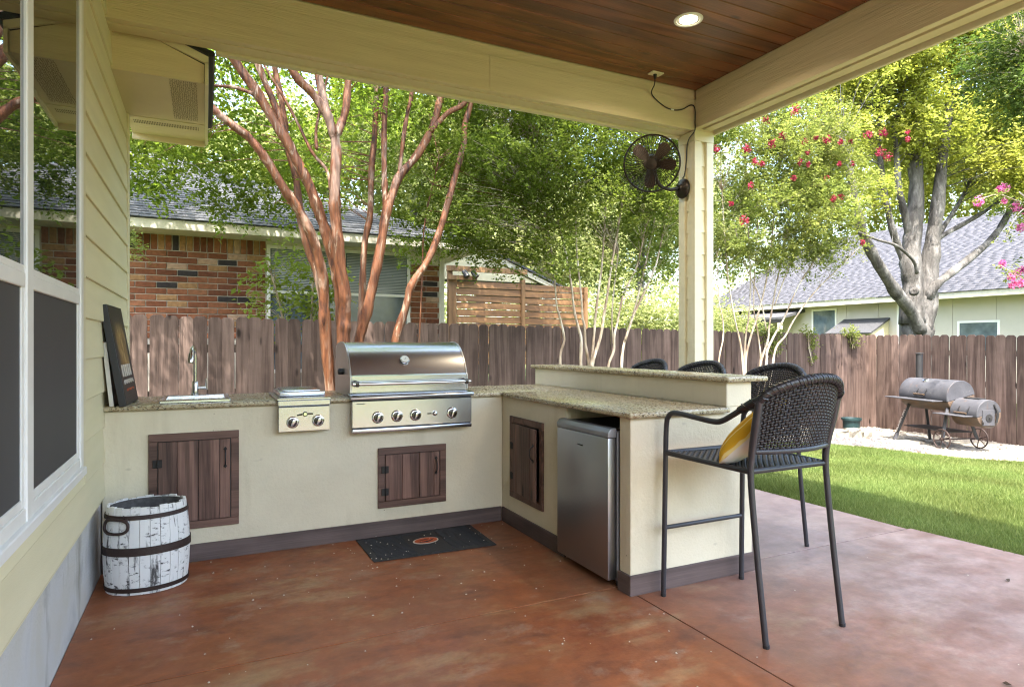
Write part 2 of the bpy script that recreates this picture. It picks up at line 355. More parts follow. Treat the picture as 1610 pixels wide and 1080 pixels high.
    s = N('smoker grey paint'); co = s.coord((1, 1, 1)); f = s.noise(co, 5, 6, .7, .4); g = s.noise(s.coord((3, 3, .6)), 4, 5, .65); col = s.mix(s.rng(f, .35, .65), (.040, .040, .047), (.064, .064, .072)); col = s.mix(s.rng(g, .60, .74, 0, .7), col, (.10, .055, .032)); col = s.mix(s.rng(f, .66, .72, 0, .6), col, (.19, .18, .17)); s.bump(f, .15, .01); s.out(col, .68, .05, .35); M['smoker'] = s.m
    M['rust'] = plain('rusty smoker belly', (.062, .052, .047), .65, .2, c2=(.13, .075, .040), scale=4)
    M['smokedark'] = plain('smoker black', (.022, .021, .022), .55, .2)
    M['potg'] = plain('green pot', (.012, .036, .038), .5)
    M['rubber'] = plain('black rubber', (.020, .021, .024), .75, bump=.2); M['orange'] = plain('orange print', (.42, .075, .018), .6); M['offw'] = plain('off white print', (.55, .50, .44), .6)
    M['canvas'] = plain('white canvas edge', (.66, .65, .60), .8); M['picblack'] = plain('black picture edge', (.014, .014, .017), .45)
    s = N('poster print'); co = s.coord((1, 1, 1)); f = s.noise(s.coord((1, 3.5, 1.6)), 7, 6, .7, .8); sp = s.n('SeparateXYZ'); s.l(s.coord((1, 1, 1), which='Generated'), sp.inputs[0])
    gold = s.ramp(f, [(.3, (.03, .018, .008)), (.48, (.22, .12, .035)), (.60, (.42, .30, .13)), (.72, (.50, .42, .28))])
    band = s.ramp(sp.outputs[2], [(.30, 0.), (.40, 1.), (.72, 1.), (.86, 0.)]); side = s.ramp(sp.outputs[1], [(.12, 0.), (.3, 1.), (.72, 1.), (.9, 0.)])
    mm = s.n('Math', operation='MULTIPLY'); s.l(band, mm.inputs[0]); s.l(side, mm.inputs[1]); s.out(s.mix(mm.outputs[0], (.016, .016, .018), gold), .4); M['poster'] = s.m
    s = N('distressed white paint'); co = s.coord((1, 1, .22), rnd=True); f = s.noise(co, 16, 5, .7); g = s.noise(s.coord((1, 1, 1), rnd=True), 5, 3); h = s.noise(s.coord((1, 1, 2.4), rnd=True), 22, 4, .7)
    k = s.n('Math', operation='ADD'); s.l(s.rng(f, .55, .64), k.inputs[0]); mq = s.n('Math', operation='MULTIPLY'); s.l(s.rng(h, .56, .64), mq.inputs[0]); s.l(s.rng(g, .40, .52), mq.inputs[1]); s.l(mq.outputs[0], k.inputs[1]); k.use_clamp = True
    s.out(s.mix(k.outputs[0], (.66, .66, .65), (.060, .056, .056)), .7); M['whitewash'] = s.m
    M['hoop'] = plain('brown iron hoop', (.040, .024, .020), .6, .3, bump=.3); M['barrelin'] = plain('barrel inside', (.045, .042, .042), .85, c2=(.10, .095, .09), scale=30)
    s = N('pillow fabric'); sp = s.n('SeparateXYZ'); tc = s.n('TexCoord'); s.l(tc.outputs['Object'], sp.inputs[0])
    wv = s.n('TexWave'); wv.inputs['Scale'].default_value = 6; wv.inputs['Distortion'].default_value = 2.2; s.l(s.coord((1, 1, 1.4)), wv.inputs['Vector'])
    yel = s.mix(s.rng(wv.outputs['Fac'], .86, .93), (.62, .36, .028), (.72, .60, .25)); s.bump(s.noise(s.coord((1, 1, 1)), 300, 2), .2, .002)
    s.out(s.mix(s.rng(sp.outputs[1], -.002, .002), (.62, .60, .58), yel), .9, 0, .1); M['pillow'] = s.m
    s = N('lamp glow'); s.out((1, 1, 1), .5); s.b.inputs['Emission Color'].default_value = (1, .86, .62, 1); s.b.inputs['Emission Strength'].default_value = 6; M['glow'] = s.m
    M['litter'] = plain('dry petals', (.55, .50, .42), .9); M['dryleaf'] = plain('dry leaf', (.055, .032, .016), .8)
    M['blind'] = plain('white blind', (.36, .38, .37), .6)
build_materials()
# ------------------------------------------------------------------ ground, patio, lawn, gravel
def ss(t): t = min(max(t, 0), 1); return t*t*(3-2*t)
def gz(x, y):
    d = max(x-2.5, y-.72, -5.7-y)
    return -.02-.25*ss(d/6)
def ground():
    xs = [-80, -40, -20, -12]+[-8+i*.5 for i in range(60)]+[24, 30, 45, 80]; ys = [-60, -30, -15, -10]+[-8+i*.5 for i in range(48)]+[18, 24, 40, 90]
    bm = NB(); g = [[bm.verts.new((x, y, gz(x, y)-.012)) for y in ys] for x in xs]
    for i in range(len(xs)-1):
        for j in range(len(ys)-1):
            if -9 < xs[i] < 2.2 and xs[i+1] < 2.4 and -5.5 < ys[j] and ys[j+1] < .5: continue
            bm.faces.new((g[i][j], g[i+1][j], g[i+1][j+1], g[i][j+1]))
    obj('ground', bm, M['ground'], smooth=True, kind='structure')
ground()
# patio: four slabs with tooled joints between them
pat = bpy.data.objects.new('patio', None); COL.objects.link(pat); pat['kind'] = 'structure'
def slab(x0, x1, y0, y1):
    g = .0038; bm = NB(); bx(bm, x0+g, x1-g, y0+g, y1-g, -.14, 0, .0012); return obj('concrete_slab', bm, M['patio'], pat)
slab(-2.515, .031, -1.44, .70); slab(.031, 2.47, -1.455, .70); slab(-2.515, .031, -5.7, -1.44)
bm = NB(); prism(bm, [(.034, -5.7), (2.64, -5.7), (2.60, -4), (2.55, -2.1), (2.50, -1.459), (.035, -1.459)], 'Z', -.14, 0, .0012); obj('concrete_slab', bm, M['patio'], pat)
bm = NB(); bx(bm, -2.5, 2.44, -5.65, .68, -.16, -.0035); obj('joint_filler', bm, M['grout'], pat)
LAWN = [(2.5, 2.2), (4.5, 2.45), (5.5, 2.45), (6.24, 2.24), (6.78, 1.85), (6.99, 1.15), (7.25, .65), (7.76, .3), (8.1, -.4), (8.5, -1.5), (8.7, -3), (8.7, -7), (2.62, -7), (2.62, -4), (2.56, -2.1), (2.50, -1.4), (2.47, -.1), (2.45, .6), (2.4, 2.2)]
def inpoly(x, y, P):
    c = np.zeros(len(x), bool)
    for (x0, y0), (x1, y1) in zip(P, P[1:]+P[:1]):
        t = (y0 > y) != (y1 > y); c ^= t & (x < (x1-x0)*(y-y0)/((y1-y0) if y1 != y0 else 1e-9)+x0)
    return c
def npgz(x, y):
    d = np.maximum(np.maximum(x-2.5, y-.72), -5.7-y); t = np.clip(d/6, 0, 1); return -.02-.25*t*t*(3-2*t)
def sheet(name, poly, dz, m, step=.3):
    """flat sheet draped on the ground"""
    bm = NB(); f = bm.faces.new([bm.verts.new((x, y, 0)) for x, y in poly]); bmesh.ops.triangulate(bm, faces=[f])
    for it in range(5):
        e = [e for e in bm.edges if e.calc_length() > step*1.5]
        if not e: break
        bmesh.ops.subdivide_edges(bm, edges=e, cuts=1); bmesh.ops.triangulate(bm, faces=[f for f in bm.faces if len(f.verts) > 3])
    for v in bm.verts: v.co.z = gz(v.co.x, v.co.y)+dz
    return obj(name, bm, m, smooth=True, kind='structure')
sheet('lawn', LAWN, .0, M['lawn'])
GRAV = [(2.4, 3.5), (9.29, 3.5), (9.29, -2.5), (8.5, -2.0), (8.1, -.4), (7.76, .28), (7.22, .65), (6.97, 1.15), (6.76, 1.83), (6.22, 2.22), (5.5, 2.43), (4.5, 2.43), (2.4, 2.2)]
sheet('gravel_bed', GRAV, .008, M['gravel'])
rg = np.random.default_rng(5)
def grass():
    n = 300000; x = 2.45+rg.random(n)**1.25*6.3; y = rg.uniform(-3.4, 2.5, n); k = inpoly(x+rg.normal(0, .022, n), y+rg.normal(0, .022, n), LAWN)
    d = (x+1.98)*.4376+(y+4.23)*.8992; lat = ((x+1.98)*.8992-(y+4.23)*.4376)/d; k &= (d > 3.2) & (lat < .90)
    x, y = x[k], y[k]; n = len(x); z = npgz(x, y); a = rg.uniform(0, 2*np.pi, n); h = rg.uniform(.022, .048, n)*(1+.25*np.sin(x*3+y*2)); w = rg.uniform(.0022, .0042, n)*(1+np.clip((x-4)*.12, 0, .8))
    b = rg.uniform(0, 2*np.pi, n); lean = rg.uniform(.1, .9, n)*h; P = np.stack([x, y, z], 1)
    s = np.stack([np.cos(a)*w, np.sin(a)*w, np.zeros(n)], 1); t = P+np.stack([np.cos(b)*lean, np.sin(b)*lean, h], 1)
    V = np.stack([P-s, P+s, t], 1).reshape(-1, 3); F = np.arange(3*n).reshape(-1, 3)
    patch = .5+.5*np.sin(x*2.1+1.3*np.sin(y*1.7))*np.cos(y*2.3)
    npmesh('grass', V, F, M['grassblade'], kind='stuff', tint=np.clip(rg.normal(.45, .22, n)+.42*(patch-.5), 0, 1))
grass()
def pebbles(name, n, x0, x1, y0, y1, poly, smin, smax, m, keep=None):
    x = rg.uniform(x0, x1, n); y = rg.uniform(y0, y1, n); k = inpoly(x, y, poly)
    if keep is not None: k &= keep(x, y)
    x, y = x[k], y[k]; n = len(x); z = npgz(x, y)+.010; s = rg.uniform(smin, smax, n)
    base = np.array([[1, 0, 0], [-.3, .9, 0], [-.8, -.6, 0], [.1, .1, .8]]); V = []
    a = rg.uniform(0, 6.28, n); ca, sa = np.cos(a), np.sin(a); j = rg.uniform(.6, 1.3, (n, 4, 3))*base[None]
    X = (j[..., 0]*ca[:, None]-j[..., 1]*sa[:, None])*s[:, None]+x[:, None]; Y = (j[..., 0]*sa[:, None]+j[..., 1]*ca[:, None])*s[:, None]+y[:, None]; Z = j[..., 2]*s[:, None]*.7+z[:, None]-.002
    V = np.stack([X, Y, Z], 2).reshape(-1, 3); i = np.arange(n)[:, None]*4; F = np.concatenate([i+np.array([[0, 1, 3]]), i+np.array([[1, 2, 3]]), i+np.array([[2, 0, 3]])], 0)
    npmesh(name, V, F, m, kind='stuff')
pebbles('gravel', 15000, 5.5, 9.3, -1.5, 3.5, GRAV, .008, .026, M['stone'])
pebbles('rubble', 2600, 5.5, 9.3, -1.5, 3.5, GRAV, .022, .055, M['stone'])
pebbles('leaf_litter', 900, 6.0, 9.3, -1.5, 3.5, GRAV, .015, .04, M['dryleaf'], keep=lambda x, y: np.sin(x*4.1+y*2.7)+np.sin(y*6.3-x*1.9) > .55)
pebbles('mulch', 12000, 2.4, 8.2, 1.2, 3.5, GRAV, .014, .045, M['mulch'], keep=lambda x, y: (x+(3.5-y)*.4+rg.normal(0, .40, len(x))) < 8.0)
def litter():
    n = 200; x = rg.uniform(-2.4, .2, n); y = rg.uniform(-2.6, -.03, n); x[150:] = rg.uniform(-1.2, -.1, 50); y[150:] = rg.uniform(-.6, -.03, 50)
    x[135:150] = rg.uniform(.1, 2.3, 15); y[135:150] = rg.uniform(-3.2, -1.7, 15)
    x += rg.normal(0, .05, n); x = np.clip(x, -2.48, 2.3); k = ~((y > -1.6) & (x > -.03) & (x < .9)); x, y = x[k], y[k]; n = len(x); s = rg.uniform(.0028, .0075, n); a = rg.uniform(0, 6.28, n)
    onmat = (x > -1.09) & (x < -.28) & (y > -.52); z = np.where(onmat, .0125, .001)
    q = np.array([[1, 0], [0, .8], [-1, .1], [0, -.7]]); X = x[:, None]+s[:, None]*(q[:, 0]*np.cos(a)[:, None]-q[:, 1]*np.sin(a)[:, None]); Y = y[:, None]+s[:, None]*(q[:, 0]*np.sin(a)[:, None]+q[:, 1]*np.cos(a)[:, None])
    top = np.stack([x, y, z+s*.7], 1)[:, None]; V = np.concatenate([np.stack([X, Y, np.repeat(z[:, None], 4, 1)], 2), top], 1).reshape(-1, 3)
    i = np.arange(n)[:, None]*5; F = np.concatenate([i+np.array([[a_, (a_+1) % 4, 4]]) for a_ in range(4)], 0)
    npmesh('petal_litter', V, F, M['litter'], kind='stuff')
litter()

# ------------------------------------------------------------------ the house wall on the left
house = thing('house_wall', 'cream lap-sided house wall with a tall white-framed window, along the left edge', 'house', (-2.51, 0, 0))
XW = -2.51
def plank(y0, y1, z0, z1, nm='siding_plank'):
    bm = NB(); prism(bm, [(XW, z1), (XW+.006, z1), (XW+.019, z0+.001), (XW+.017, z0-.004), (XW, z0-.004)], 'Y', y0, y1); return bm
# outline is (x, z) for axis Y
for k in range(16):
    z0 = .44+.198*k; z1 = min(z0+.198, 3.535)
    if z0 > 3.5: break
    hw = .66 if z0 < 2.95 else None
    if k == 0: obj('siding_plank', plank(-9, 1.165, z0, z1), M['siding'], house)
    elif k == 1:
        obj('siding_plank', plank(-.655, 1.165, z0, z1), M['siding'], house); obj('siding_plank', plank(-9, -.655, z0, .695), M['siding'], house)
    elif z0 < 3.1:
        obj('siding_plank', plank(-.655, 1.165, z0, z1), M['siding'], house); obj('siding_plank', plank(-9, -2.78, z0, z1), M['siding'], house)
    else: obj('siding_plank', plank(-9, 1.165, z0, z1), M['siding'], house)
bm = NB(); bx(bm, XW-.2, XW-.001, -9, 1.2, .40, 3.54); 
# sheathing with the window opening left out
bm.free(); bm = NB()
bx(bm, XW-.2, XW-.001, -.80, 1.2, .40, 3.54); bx(bm, XW-.2, XW-.001, -9, -2.7, .40, 3.54); bx(bm, XW-.2, XW-.001, -2.7, -.80, .40, .74); bx(bm, XW-.2, XW-.001, -2.7, -.80, 3.02, 3.54)
obj('sheathing', bm, M['siding'], house)
bm = NB(); bx(bm, XW-.2, XW-.004, -9, 1.2, -.15, .432); obj('foundation', bm, M['found'], house)
bm = NB(); bx(bm, XW-.19, XW+.022, 1.168, 1.255, .43, 3.0, .003); bx(bm, XW-.6, XW-.192, 1.20, 1.24, .43, 3.0); obj('corner_board', bm, M['trim'], house)
bm = NB(); bx(bm, XW, XW+.020, -.752, -.657, .695, 3.1, .002); obj('window_casing', bm, M['trim'], house)
win = NB()
x0, x1 = XW-.05, XW+.026
for ya, yb in ((-.82, -.755), (-1.775, -1.691), (-2.70, -2.62)): bx(win, x0, x1, ya, yb, .738, 3.0, .004)
for ya, yb in ((-1.69, -.821), (-2.62, -1.776)):
    bx(win, x0, x1-.003, ya, yb, .738, .785, .003); bx(win, x0, x1-.003, ya, yb, 2.95, 3.0, .003)
window = obj('window', win, M['white'], house)
for ya, yb in ((-1.69, -.821), (-2.62, -1.776)):
    bm = NB(); bx(bm, XW-.045, XW+.022, ya, yb, 1.478, 1.525, .003); bx(bm, XW-.045, XW+.019, ya, yb, 1.525, 1.548, .002); obj('meeting_rail', bm, M['white'], window)
    bm = NB(); bx(bm, XW-.03, XW+.0165, ya, yb, 1.548, 2.95); obj('glass_pane', bm, M['glass'], window)
    bm = NB(); bx(bm, XW-.03, XW+.013, ya+.03, yb-.03, .815, 1.478); obj('insect_screen', bm, M['screen'], window)
    bm = NB(); bx(bm, XW-.03, XW+.018, ya, ya+.03, .785, 1.478, .002); bx(bm, XW-.03, XW+.018, yb-.03, yb, .785, 1.478, .002); bx(bm, XW-.03, XW+.0175, ya+.03, yb-.03, .785, .815, .002); obj('screen_frame', bm, M['white'], window)
bm = NB(); bx(bm, XW-.05, XW+.038, -2.74, -.752, .700, .738, .004); obj('window_sill', bm, M['white'], window)
bm = NB(); bx(bm, XW-.15, XW-.06, -2.7, -.80, .74, 3.02); obj('dark_interior', bm, M['black'], window)
# boxed eave past the corner of the patio cover
ev = NB(); bx(ev, XW, -1.985, .345, 1.66, 3.0, 3.012); eave = obj('eave', ev, M['beam'], house)
bm = NB(); prism(bm, [(XW, 2.99), (-1.986, 2.99), (-1.986, 3.11), (-2.3, 3.235), (XW, 3.33)], 'Y', .322, .344); obj('return_board', bm, M['beam'], eave)
bm = NB(); prism(bm, [(-2.310, 3.236), (-1.962, 3.108), (-1.962, 3.160), (-2.288, 3.282)], 'Y', .300, .321, .002); obj('rake_trim', bm, M['trim'], eave)
bm = NB(); bx(bm, -1.984, -1.962, .300, 1.68, 2.975, 3.125, .002); obj('fascia', bm, M['trim'], eave)
bm = NB(); bx(bm, XW, -1.985, 1.661, 1.683, 2.955, 3.1, .002); obj('fascia', bm, M['beam'], eave)
bm = NB(); tube(bm, crom([(-1.945, .28, 3.175), (-1.945, 1.0, 3.165), (-1.948, 1.72, 3.155)]), .022, 6); prism(bm, [(-2.29, 3.284), (-1.935, 3.155), (-1.93, 3.172), (-2.285, 3.302)], 'Y', .285, 1.7); obj('shingle_edge', bm, M['smokedark'], eave)
bm = NB(); prism(bm, [(-1.965, 3.16), (-4.2, 4.02), (-4.2, 4.06), (-1.93, 3.19)], 'Y', .29, 1.7); obj('roof_slope', bm, M['shingle'], eave)
bm = NB()
for i in range(13):
    for j in range(46):
        x = -2.185+.0125*i+R_.uniform(-.003, .003); y = .37+.0172*j+R_.uniform(-.003, .003); c = [bm.verts.new((x+.0042*math.cos(a), y+.0042*math.sin(a), 2.9985)) for a in (0, 1.05, 2.1, 3.14, 4.2, 5.25)]; bm.faces.new(c)
for i in range(40):
    x = -2.47+.0112*i
    for yy in (1.30, 1.345): quad(bm, (x, yy, 2.9985), (x+.004, yy, 2.9985), (x+.004, yy+.035, 2.9985), (x, yy+.035, 2.9985))
obj('vent_holes', bm, M['dryleaf'], eave, kind='stuff')
bm = NB(); bx(bm, XW+.001, -1.986, 1.215, 1.222, 2.995, 2.9995); obj('soffit_joint', bm, M['trim'], eave)

# ------------------------------------------------------------------ patio cover: column, two beams, plank ceiling
pc = thing('patio_cover', 'tan patio cover with stained plank ceiling, two beams and a siding-clad corner column', 'patio cover', (2.0, .18, 0))
CZ = 3.54
for xa, xb in ((-2.51, -.0710), (-.0695, 2.15)): bm = NB(); bx(bm, xa, xb, .072, .096, 3.19, 3.455, .002); obj('back_beam_face', bm, M['beam'], pc)
bm = NB(); bx(bm, -2.51, 1.912, .080, .096, 3.457, CZ, .002); obj('frieze_board', bm, M['beam'], pc)
bm = NB(); bx(bm, -2.51, 2.15, .0965, .292, 3.215, 3.56); bx(bm, -2.51, 2.0, .0965, .150, 3.200, 3.214, .002); bx(bm, -2.51, 2.15, .150, .262, 3.194, 3.214, .002); obj('back_beam_core', bm, M['beam'], pc)
for xa, xb in ((-1.92, -1.291), (-1.2895, 2.16)): bm = NB(); bx(bm, xa, xb, .263, .312, 3.175, 3.56, .003); obj('back_beam_trim', bm, M['trim'], pc)
bm = NB(); bx(bm, 1.912, 1.936, -5.05, .0705, 3.205, 3.455, .002); obj('side_beam_face', bm, M['beam'], pc)
bm = NB(); bx(bm, 1.920, 1.936, -5.05, .0705, 3.457, CZ, .002); obj('frieze_board', bm, M['beam'], pc)
bm = NB(); bx(bm, 1.937, 2.13, -5.05, .0705, 3.235, 3.56); bx(bm, 1.937, 1.985, -5.05, .0705, 3.212, 3.234, .002); bx(bm, 2.008, 2.10, -5.05, .0705, 3.206, 3.234, .002); obj('side_beam_core', bm, M['beam'], pc)
bm = NB(); bx(bm, 2.131, 2.160, -5.05, .262, 3.18, 3.56, .003); obj('side_beam_trim', bm, M['trim'], pc)
bm = NB(); bx(bm, -2.8, 2.17, -5.1, .33, 3.60, 3.72); obj('roof_deck', bm, M['shingle'], pc)
bm = NB(); bx(bm, -2.51, 1.93, .0, .124, 0, .018, .003)
plk = NB(); bx(plk, -2.508, 1.918, -.0640, .0640, 0, .018, .0028); plk = mesh('ceiling_plank', plk, M['ceil']); bm.free()
y = .072-.066
for k in range(38): inst('ceiling_plank', plk, pc, (0, y-.1335*k, CZ), (0, 0, 0))
bm = NB(); bx(bm, -2.50, 1.93, -5.05, .07, CZ+.0185, CZ+.03); obj('ceiling_backing', bm, M['smokedark'], pc)
# column: core, corner boards and lapped siding
cx0, cx1, cy0, cy1 = 1.91, 2.128, .070, .283
bm = NB(); bx(bm, cx0+.034, cx1-.034, cy0+.034, cy1-.034, -.02, 3.2); column = obj('column', bm, M['siding'], pc)
cb = .080
for (a, b, c, d) in ((cx0, cx0+cb, cy0, cy0+.034), (cx1-cb, cx1, cy0, cy0+.034), (cx0, cx0+cb, cy1-.034, cy1), (cx1-cb, cx1, cy1-.034, cy1),
                     (cx0, cx0+.034, cy0+.0345, cy0+cb), (cx0, cx0+.034, cy1-cb, cy1-.0345), (cx1-.034, cx1, cy0+.0345, cy0+cb), (cx1-.034, cx1, cy1-cb, cy1-.0345)):
    bm = NB(); bx(bm, a, b, c, d, 0, 3.10, .002); obj('corner_board', bm, M['trim'], column)
bm = NB(); bx(bm, cx0-.002, cx1+.002, cy0-.002, cy1+.002, 3.101, 3.19, .002); obj('capital_board', bm, M['trim'], column)
bm = NB(); bx(bm, cx0-.012, cx1+.012, cy0-.012, cy1+.012, 0, .12, .003); obj('base_board', bm, M['trim'], column)
lapY = NB(); prism(lapY, [(0, 0), (-.013, 0), (-.003, .197), (0, .197)], 'X', cx0+cb+.001, cx1-cb-.001); lapY = mesh('siding_lap', lapY, M['siding'])
lapX = NB(); prism(lapX, [(0, 0), (-.013, 0), (-.003, .197), (0, .197)], 'Y', cy0+cb+.001, cy1-cb-.001); lapX = mesh('siding_lap', lapX, M['siding'])
z = .13
while z < 3.05:
    inst('siding_lap', lapY, column, (2.0-0*1, cy0+.0195, z)).location = Vector((0, cy0+.0335, z))-rootloc(pc)
    inst('siding_lap', lapX, column, (0, 0, 0)).location = Vector((cx0+.0335, 0, z))-rootloc(pc)
    z += .197
# ------------------------------------------------------------------ outdoor kitchen
kit = thing('outdoor_kitchen', 'L-shaped cream stucco outdoor kitchen with granite tops, a raised bar and rustic wood doors', 'kitchen counter', (0, 0, 0))
bm = NB(); bx(bm, -2.508, -.001, 0, .655, 0, .915, .004); obj('back_counter_body', bm, M['stucco'], kit)
U = [(0, .66), (0, -.922), (.60, -.922), (.60, -1.468), (0, -1.468), (0, -1.565), (.86, -1.565), (.86, .74), (.66, .74), (.66, .66)]
bm = NB(); prism(bm, U, 'Z', 0, .915, .004); obj('bar_body', bm, M['stucco'], kit)
bm = NB(); bx(bm, .667, .858, -1.562, .737, .9455, 1.085, .004); obj('raised_bar_wall', bm, M['stucco'], kit)
bm = NB(); bx(bm, .6665, .859, -1.564, .739, .9152, .9452); obj('bar_wall_course', bm, M['stucco'], kit)
bm = NB(); bx(bm, -2.508, .664, -.030, .69, .916, .946, .010, 3); obj('granite_top', bm, M['granite'], kit, smooth=40)
bm = NB(); bx(bm, -.028, .664, -1.598, -.031, .916, .946, .010, 3); obj('granite_top', bm, M['granite'], kit, smooth=40)
bm = NB(); bx(bm, .635, .948, -1.605, .775, 1.086, 1.116, .011, 3); obj('raised_granite_top', bm, M['granite'], kit, smooth=40)
bm = NB(); bx(bm, -2.508, -.016, -.016, -.0005, 0, .104, .002); obj('kickboard', bm, M['kick'], kit)
bm = NB(); bx(bm, -.0155, -.0005, -.918, -.016, 0, .104, .002); obj('kickboard', bm, M['kicky'], kit)
bm = NB(); bx(bm, -.0155, -.0005, -1.566, -1.470, 0, .104, .002); obj('kickboard', bm, M['kicky'], kit)
bm = NB(); bx(bm, -.0155, .876, -1.583, -1.5665, 0, .104, .002); obj('kickboard', bm, M['kick'], kit)
def cabinet(w, h, widths, T, ajar=0, two=True):
    """door in a frame; local: x along width, z up, -y out of the wall"""
    fw = .045; fr = NB()
    bx(fr, 0, w, -.014, 0, h-fw, h, .002); bx(fr, 0, w, -.014, 0, 0, fw, .002); bx(fr, 0, fw, -.0135, 0, fw+.0005, h-fw-.0005, .002); bx(fr, w-fw, w, -.0135, 0, fw+.0005, h-fw-.0005, .002)
    bmesh.ops.transform(fr, matrix=T, verts=fr.verts); d = obj('cabinet_door', fr, M['doorframe'], kit)
    bk = NB(); bx(bk, fw, w-fw, -.003, -.0005, fw, h-fw); bmesh.ops.transform(bk, matrix=T, verts=bk.verts); obj('dark_recess', bk, M['black'], d)
    Rj = T @ Matrix.Translation((fw+.004, -.004, 0)) @ Matrix.Rotation(-ajar, 4, 'Z')
    tot = w-2*fw-.008; sw = sum(widths); x = 0
    for i, q in enumerate(widths):
        ww = tot*q/sw; b = NB(); bx(b, x+.0012, x+ww-.0012, -.013+.002*(i % 2), 0, fw+.003, h-fw-.004, .0025); bmesh.ops.transform(b, matrix=Rj, verts=b.verts); obj('door_plank', b, M['doorwood'], d); x += ww
    for hz in ((h*.27, h*.64) if two else (h*.70,)):
        b = NB(); bx(b, -.028, .022, -.0175, -.0135, hz-.024, hz+.024, .002); tube(b, [(-.002, -.019, hz-.026), (-.002, -.019, hz+.026)], .004, 6); bmesh.ops.transform(b, matrix=Rj, verts=b.verts); obj('hinge', b, M['iron'], d)
    b = NB(); hx = tot-.028; hz = h*.72 if not two else h*.64
    tube(b, crom([(hx, -.013, hz+.052), (hx, -.034, hz+.03), (hx, -.038, hz), (hx, -.034, hz-.03), (hx, -.013, hz-.052)], 3), .0045, 6)
    for zz in (.052, -.052): prism(b, [(hx-.011, hz+zz), (hx, hz+zz+.014), (hx+.011, hz+zz), (hx, hz+zz-.014)], 'Y', -.017, -.0135)
    bmesh.ops.transform(b, matrix=Rj, verts=b.verts); obj('handle', b, M['iron'], d)
cabinet(.484, .575, [.09, .105, .105, .055], Matrix.Translation((-2.278, -.0008, .198)), two=False)
cabinet(.485, .407, [.11, .115, .10, .04], Matrix.Translation((-.932, -.0008, .190)))
cabinet(.49, .575, [.06, .10, .11, .08], Matrix.Translation((-.0008, -.150, .212)) @ Matrix.Rotation(math.radians(-90), 4, 'Z'), ajar=math.radians(3.5))
# ------------------------------------------------------------------ things on and around the counter
PI = math.pi
# drop-in sink and faucet
s = thing('sink', 'shallow drop-in stainless sink with a raised rim set in the granite near the house wall', 'sink', (-2.03, .2, .946))
bm = NB()
o_ = (-2.225, -1.84, .02, .47); i_ = (-2.195, -1.87, .055, .40)
bx(bm, o_[0], o_[1], o_[2], i_[2], .9465, .966, .004); bx(bm, o_[0], o_[1], i_[3], o_[3], .9465, .966, .004); bx(bm, o_[0], i_[0], i_[2]+.0005, i_[3]-.0005, .9465, .966, .003); bx(bm, i_[1], o_[1], i_[2]+.0005, i_[3]-.0005, .9465, .966, .003)
obj('rim', bm, M['sink'], s, smooth=35)
bm = NB(); bx(bm, i_[0], i_[1], i_[2], i_[3], .9468, .950); obj('basin', bm, M['sink'], s)
bm = NB(); lathe(bm, [(.03, .9503), (.03, .953), (.012, .953), (.010, .951)], (-2.03, .23, 0), sides=16); obj('drain', bm, M['chrome'], s)
s = thing('faucet', 'tall brushed gooseneck faucet with a side lever standing behind the sink', 'faucet', (-2.04, .435, .966))
fx, fy = -2.04, .435
bm = NB(); lathe(bm, [(.026, .966), (.026, .975), (.020, .978), (.019, 1.05), (.016, 1.055)], (fx, fy, 0)); obj('base', bm, M['knob'], s, smooth=40)
bm = NB(); tube(bm, crom([(fx, fy, 1.05), (fx, fy, 1.20), (fx-.006, fy-.01, 1.255), (fx-.012, fy-.045, 1.277), (fx-.018, fy-.085, 1.262), (fx-.021, fy-.105, 1.235)]), .0125, 10); obj('spout', bm, M['knob'], s, smooth=50)
bm = NB(); tube(bm, [(fx-.021, fy-.104, 1.238), (fx-.024, fy-.122, 1.195), (fx-.025, fy-.125, 1.178)], [.017, .019, .016], 12); obj('spray_head', bm, M['knob'], s, smooth=50)
bm = NB(); tube(bm, [(fx+.015, fy, 1.012), (fx+.062, fy, 1.012)], .011, 10); tube(bm, [(fx+.062, fy, 1.000), (fx+.066, fy-.004, 1.075)], .0055, 8); obj('lever', bm, M['knob'], s, smooth=50)
# knobs
def knob(parent, x, y, z, r=.031):
    bm = NB(); lathe(bm, [(r*1.12, 0), (r*1.15, .004), (r*1.0, .009), (r*.86, .010)], (x, y, z), (0, -1, 0), 24); k = obj('knob', bm, M['chrome'], parent, smooth=40)
    bm = NB(); lathe(bm, [(r*.86, .0095), (r*.80, .017), (r*.55, .019)], (x, y, z), (0, -1, 0), 24); obj('knob_skirt', bm, M['bezel'], k, smooth=40)
    bm = NB(); T = Matrix.Translation((x, y-.014, z)) @ Matrix.Rotation(math.radians(24), 4, 'Y'); prism(bm, [(-r*.16, -r*.85), (r*.16, -r*.85), (r*.40, r*.3), (r*.2, r*.8), (-r*.2, r*.8), (-r*.40, r*.3)], 'Y', -.026, 0, .004, 2); bmesh.ops.transform(bm, matrix=T, verts=bm.verts); obj('knob_grip', bm, M['knob'], k, smooth=40)
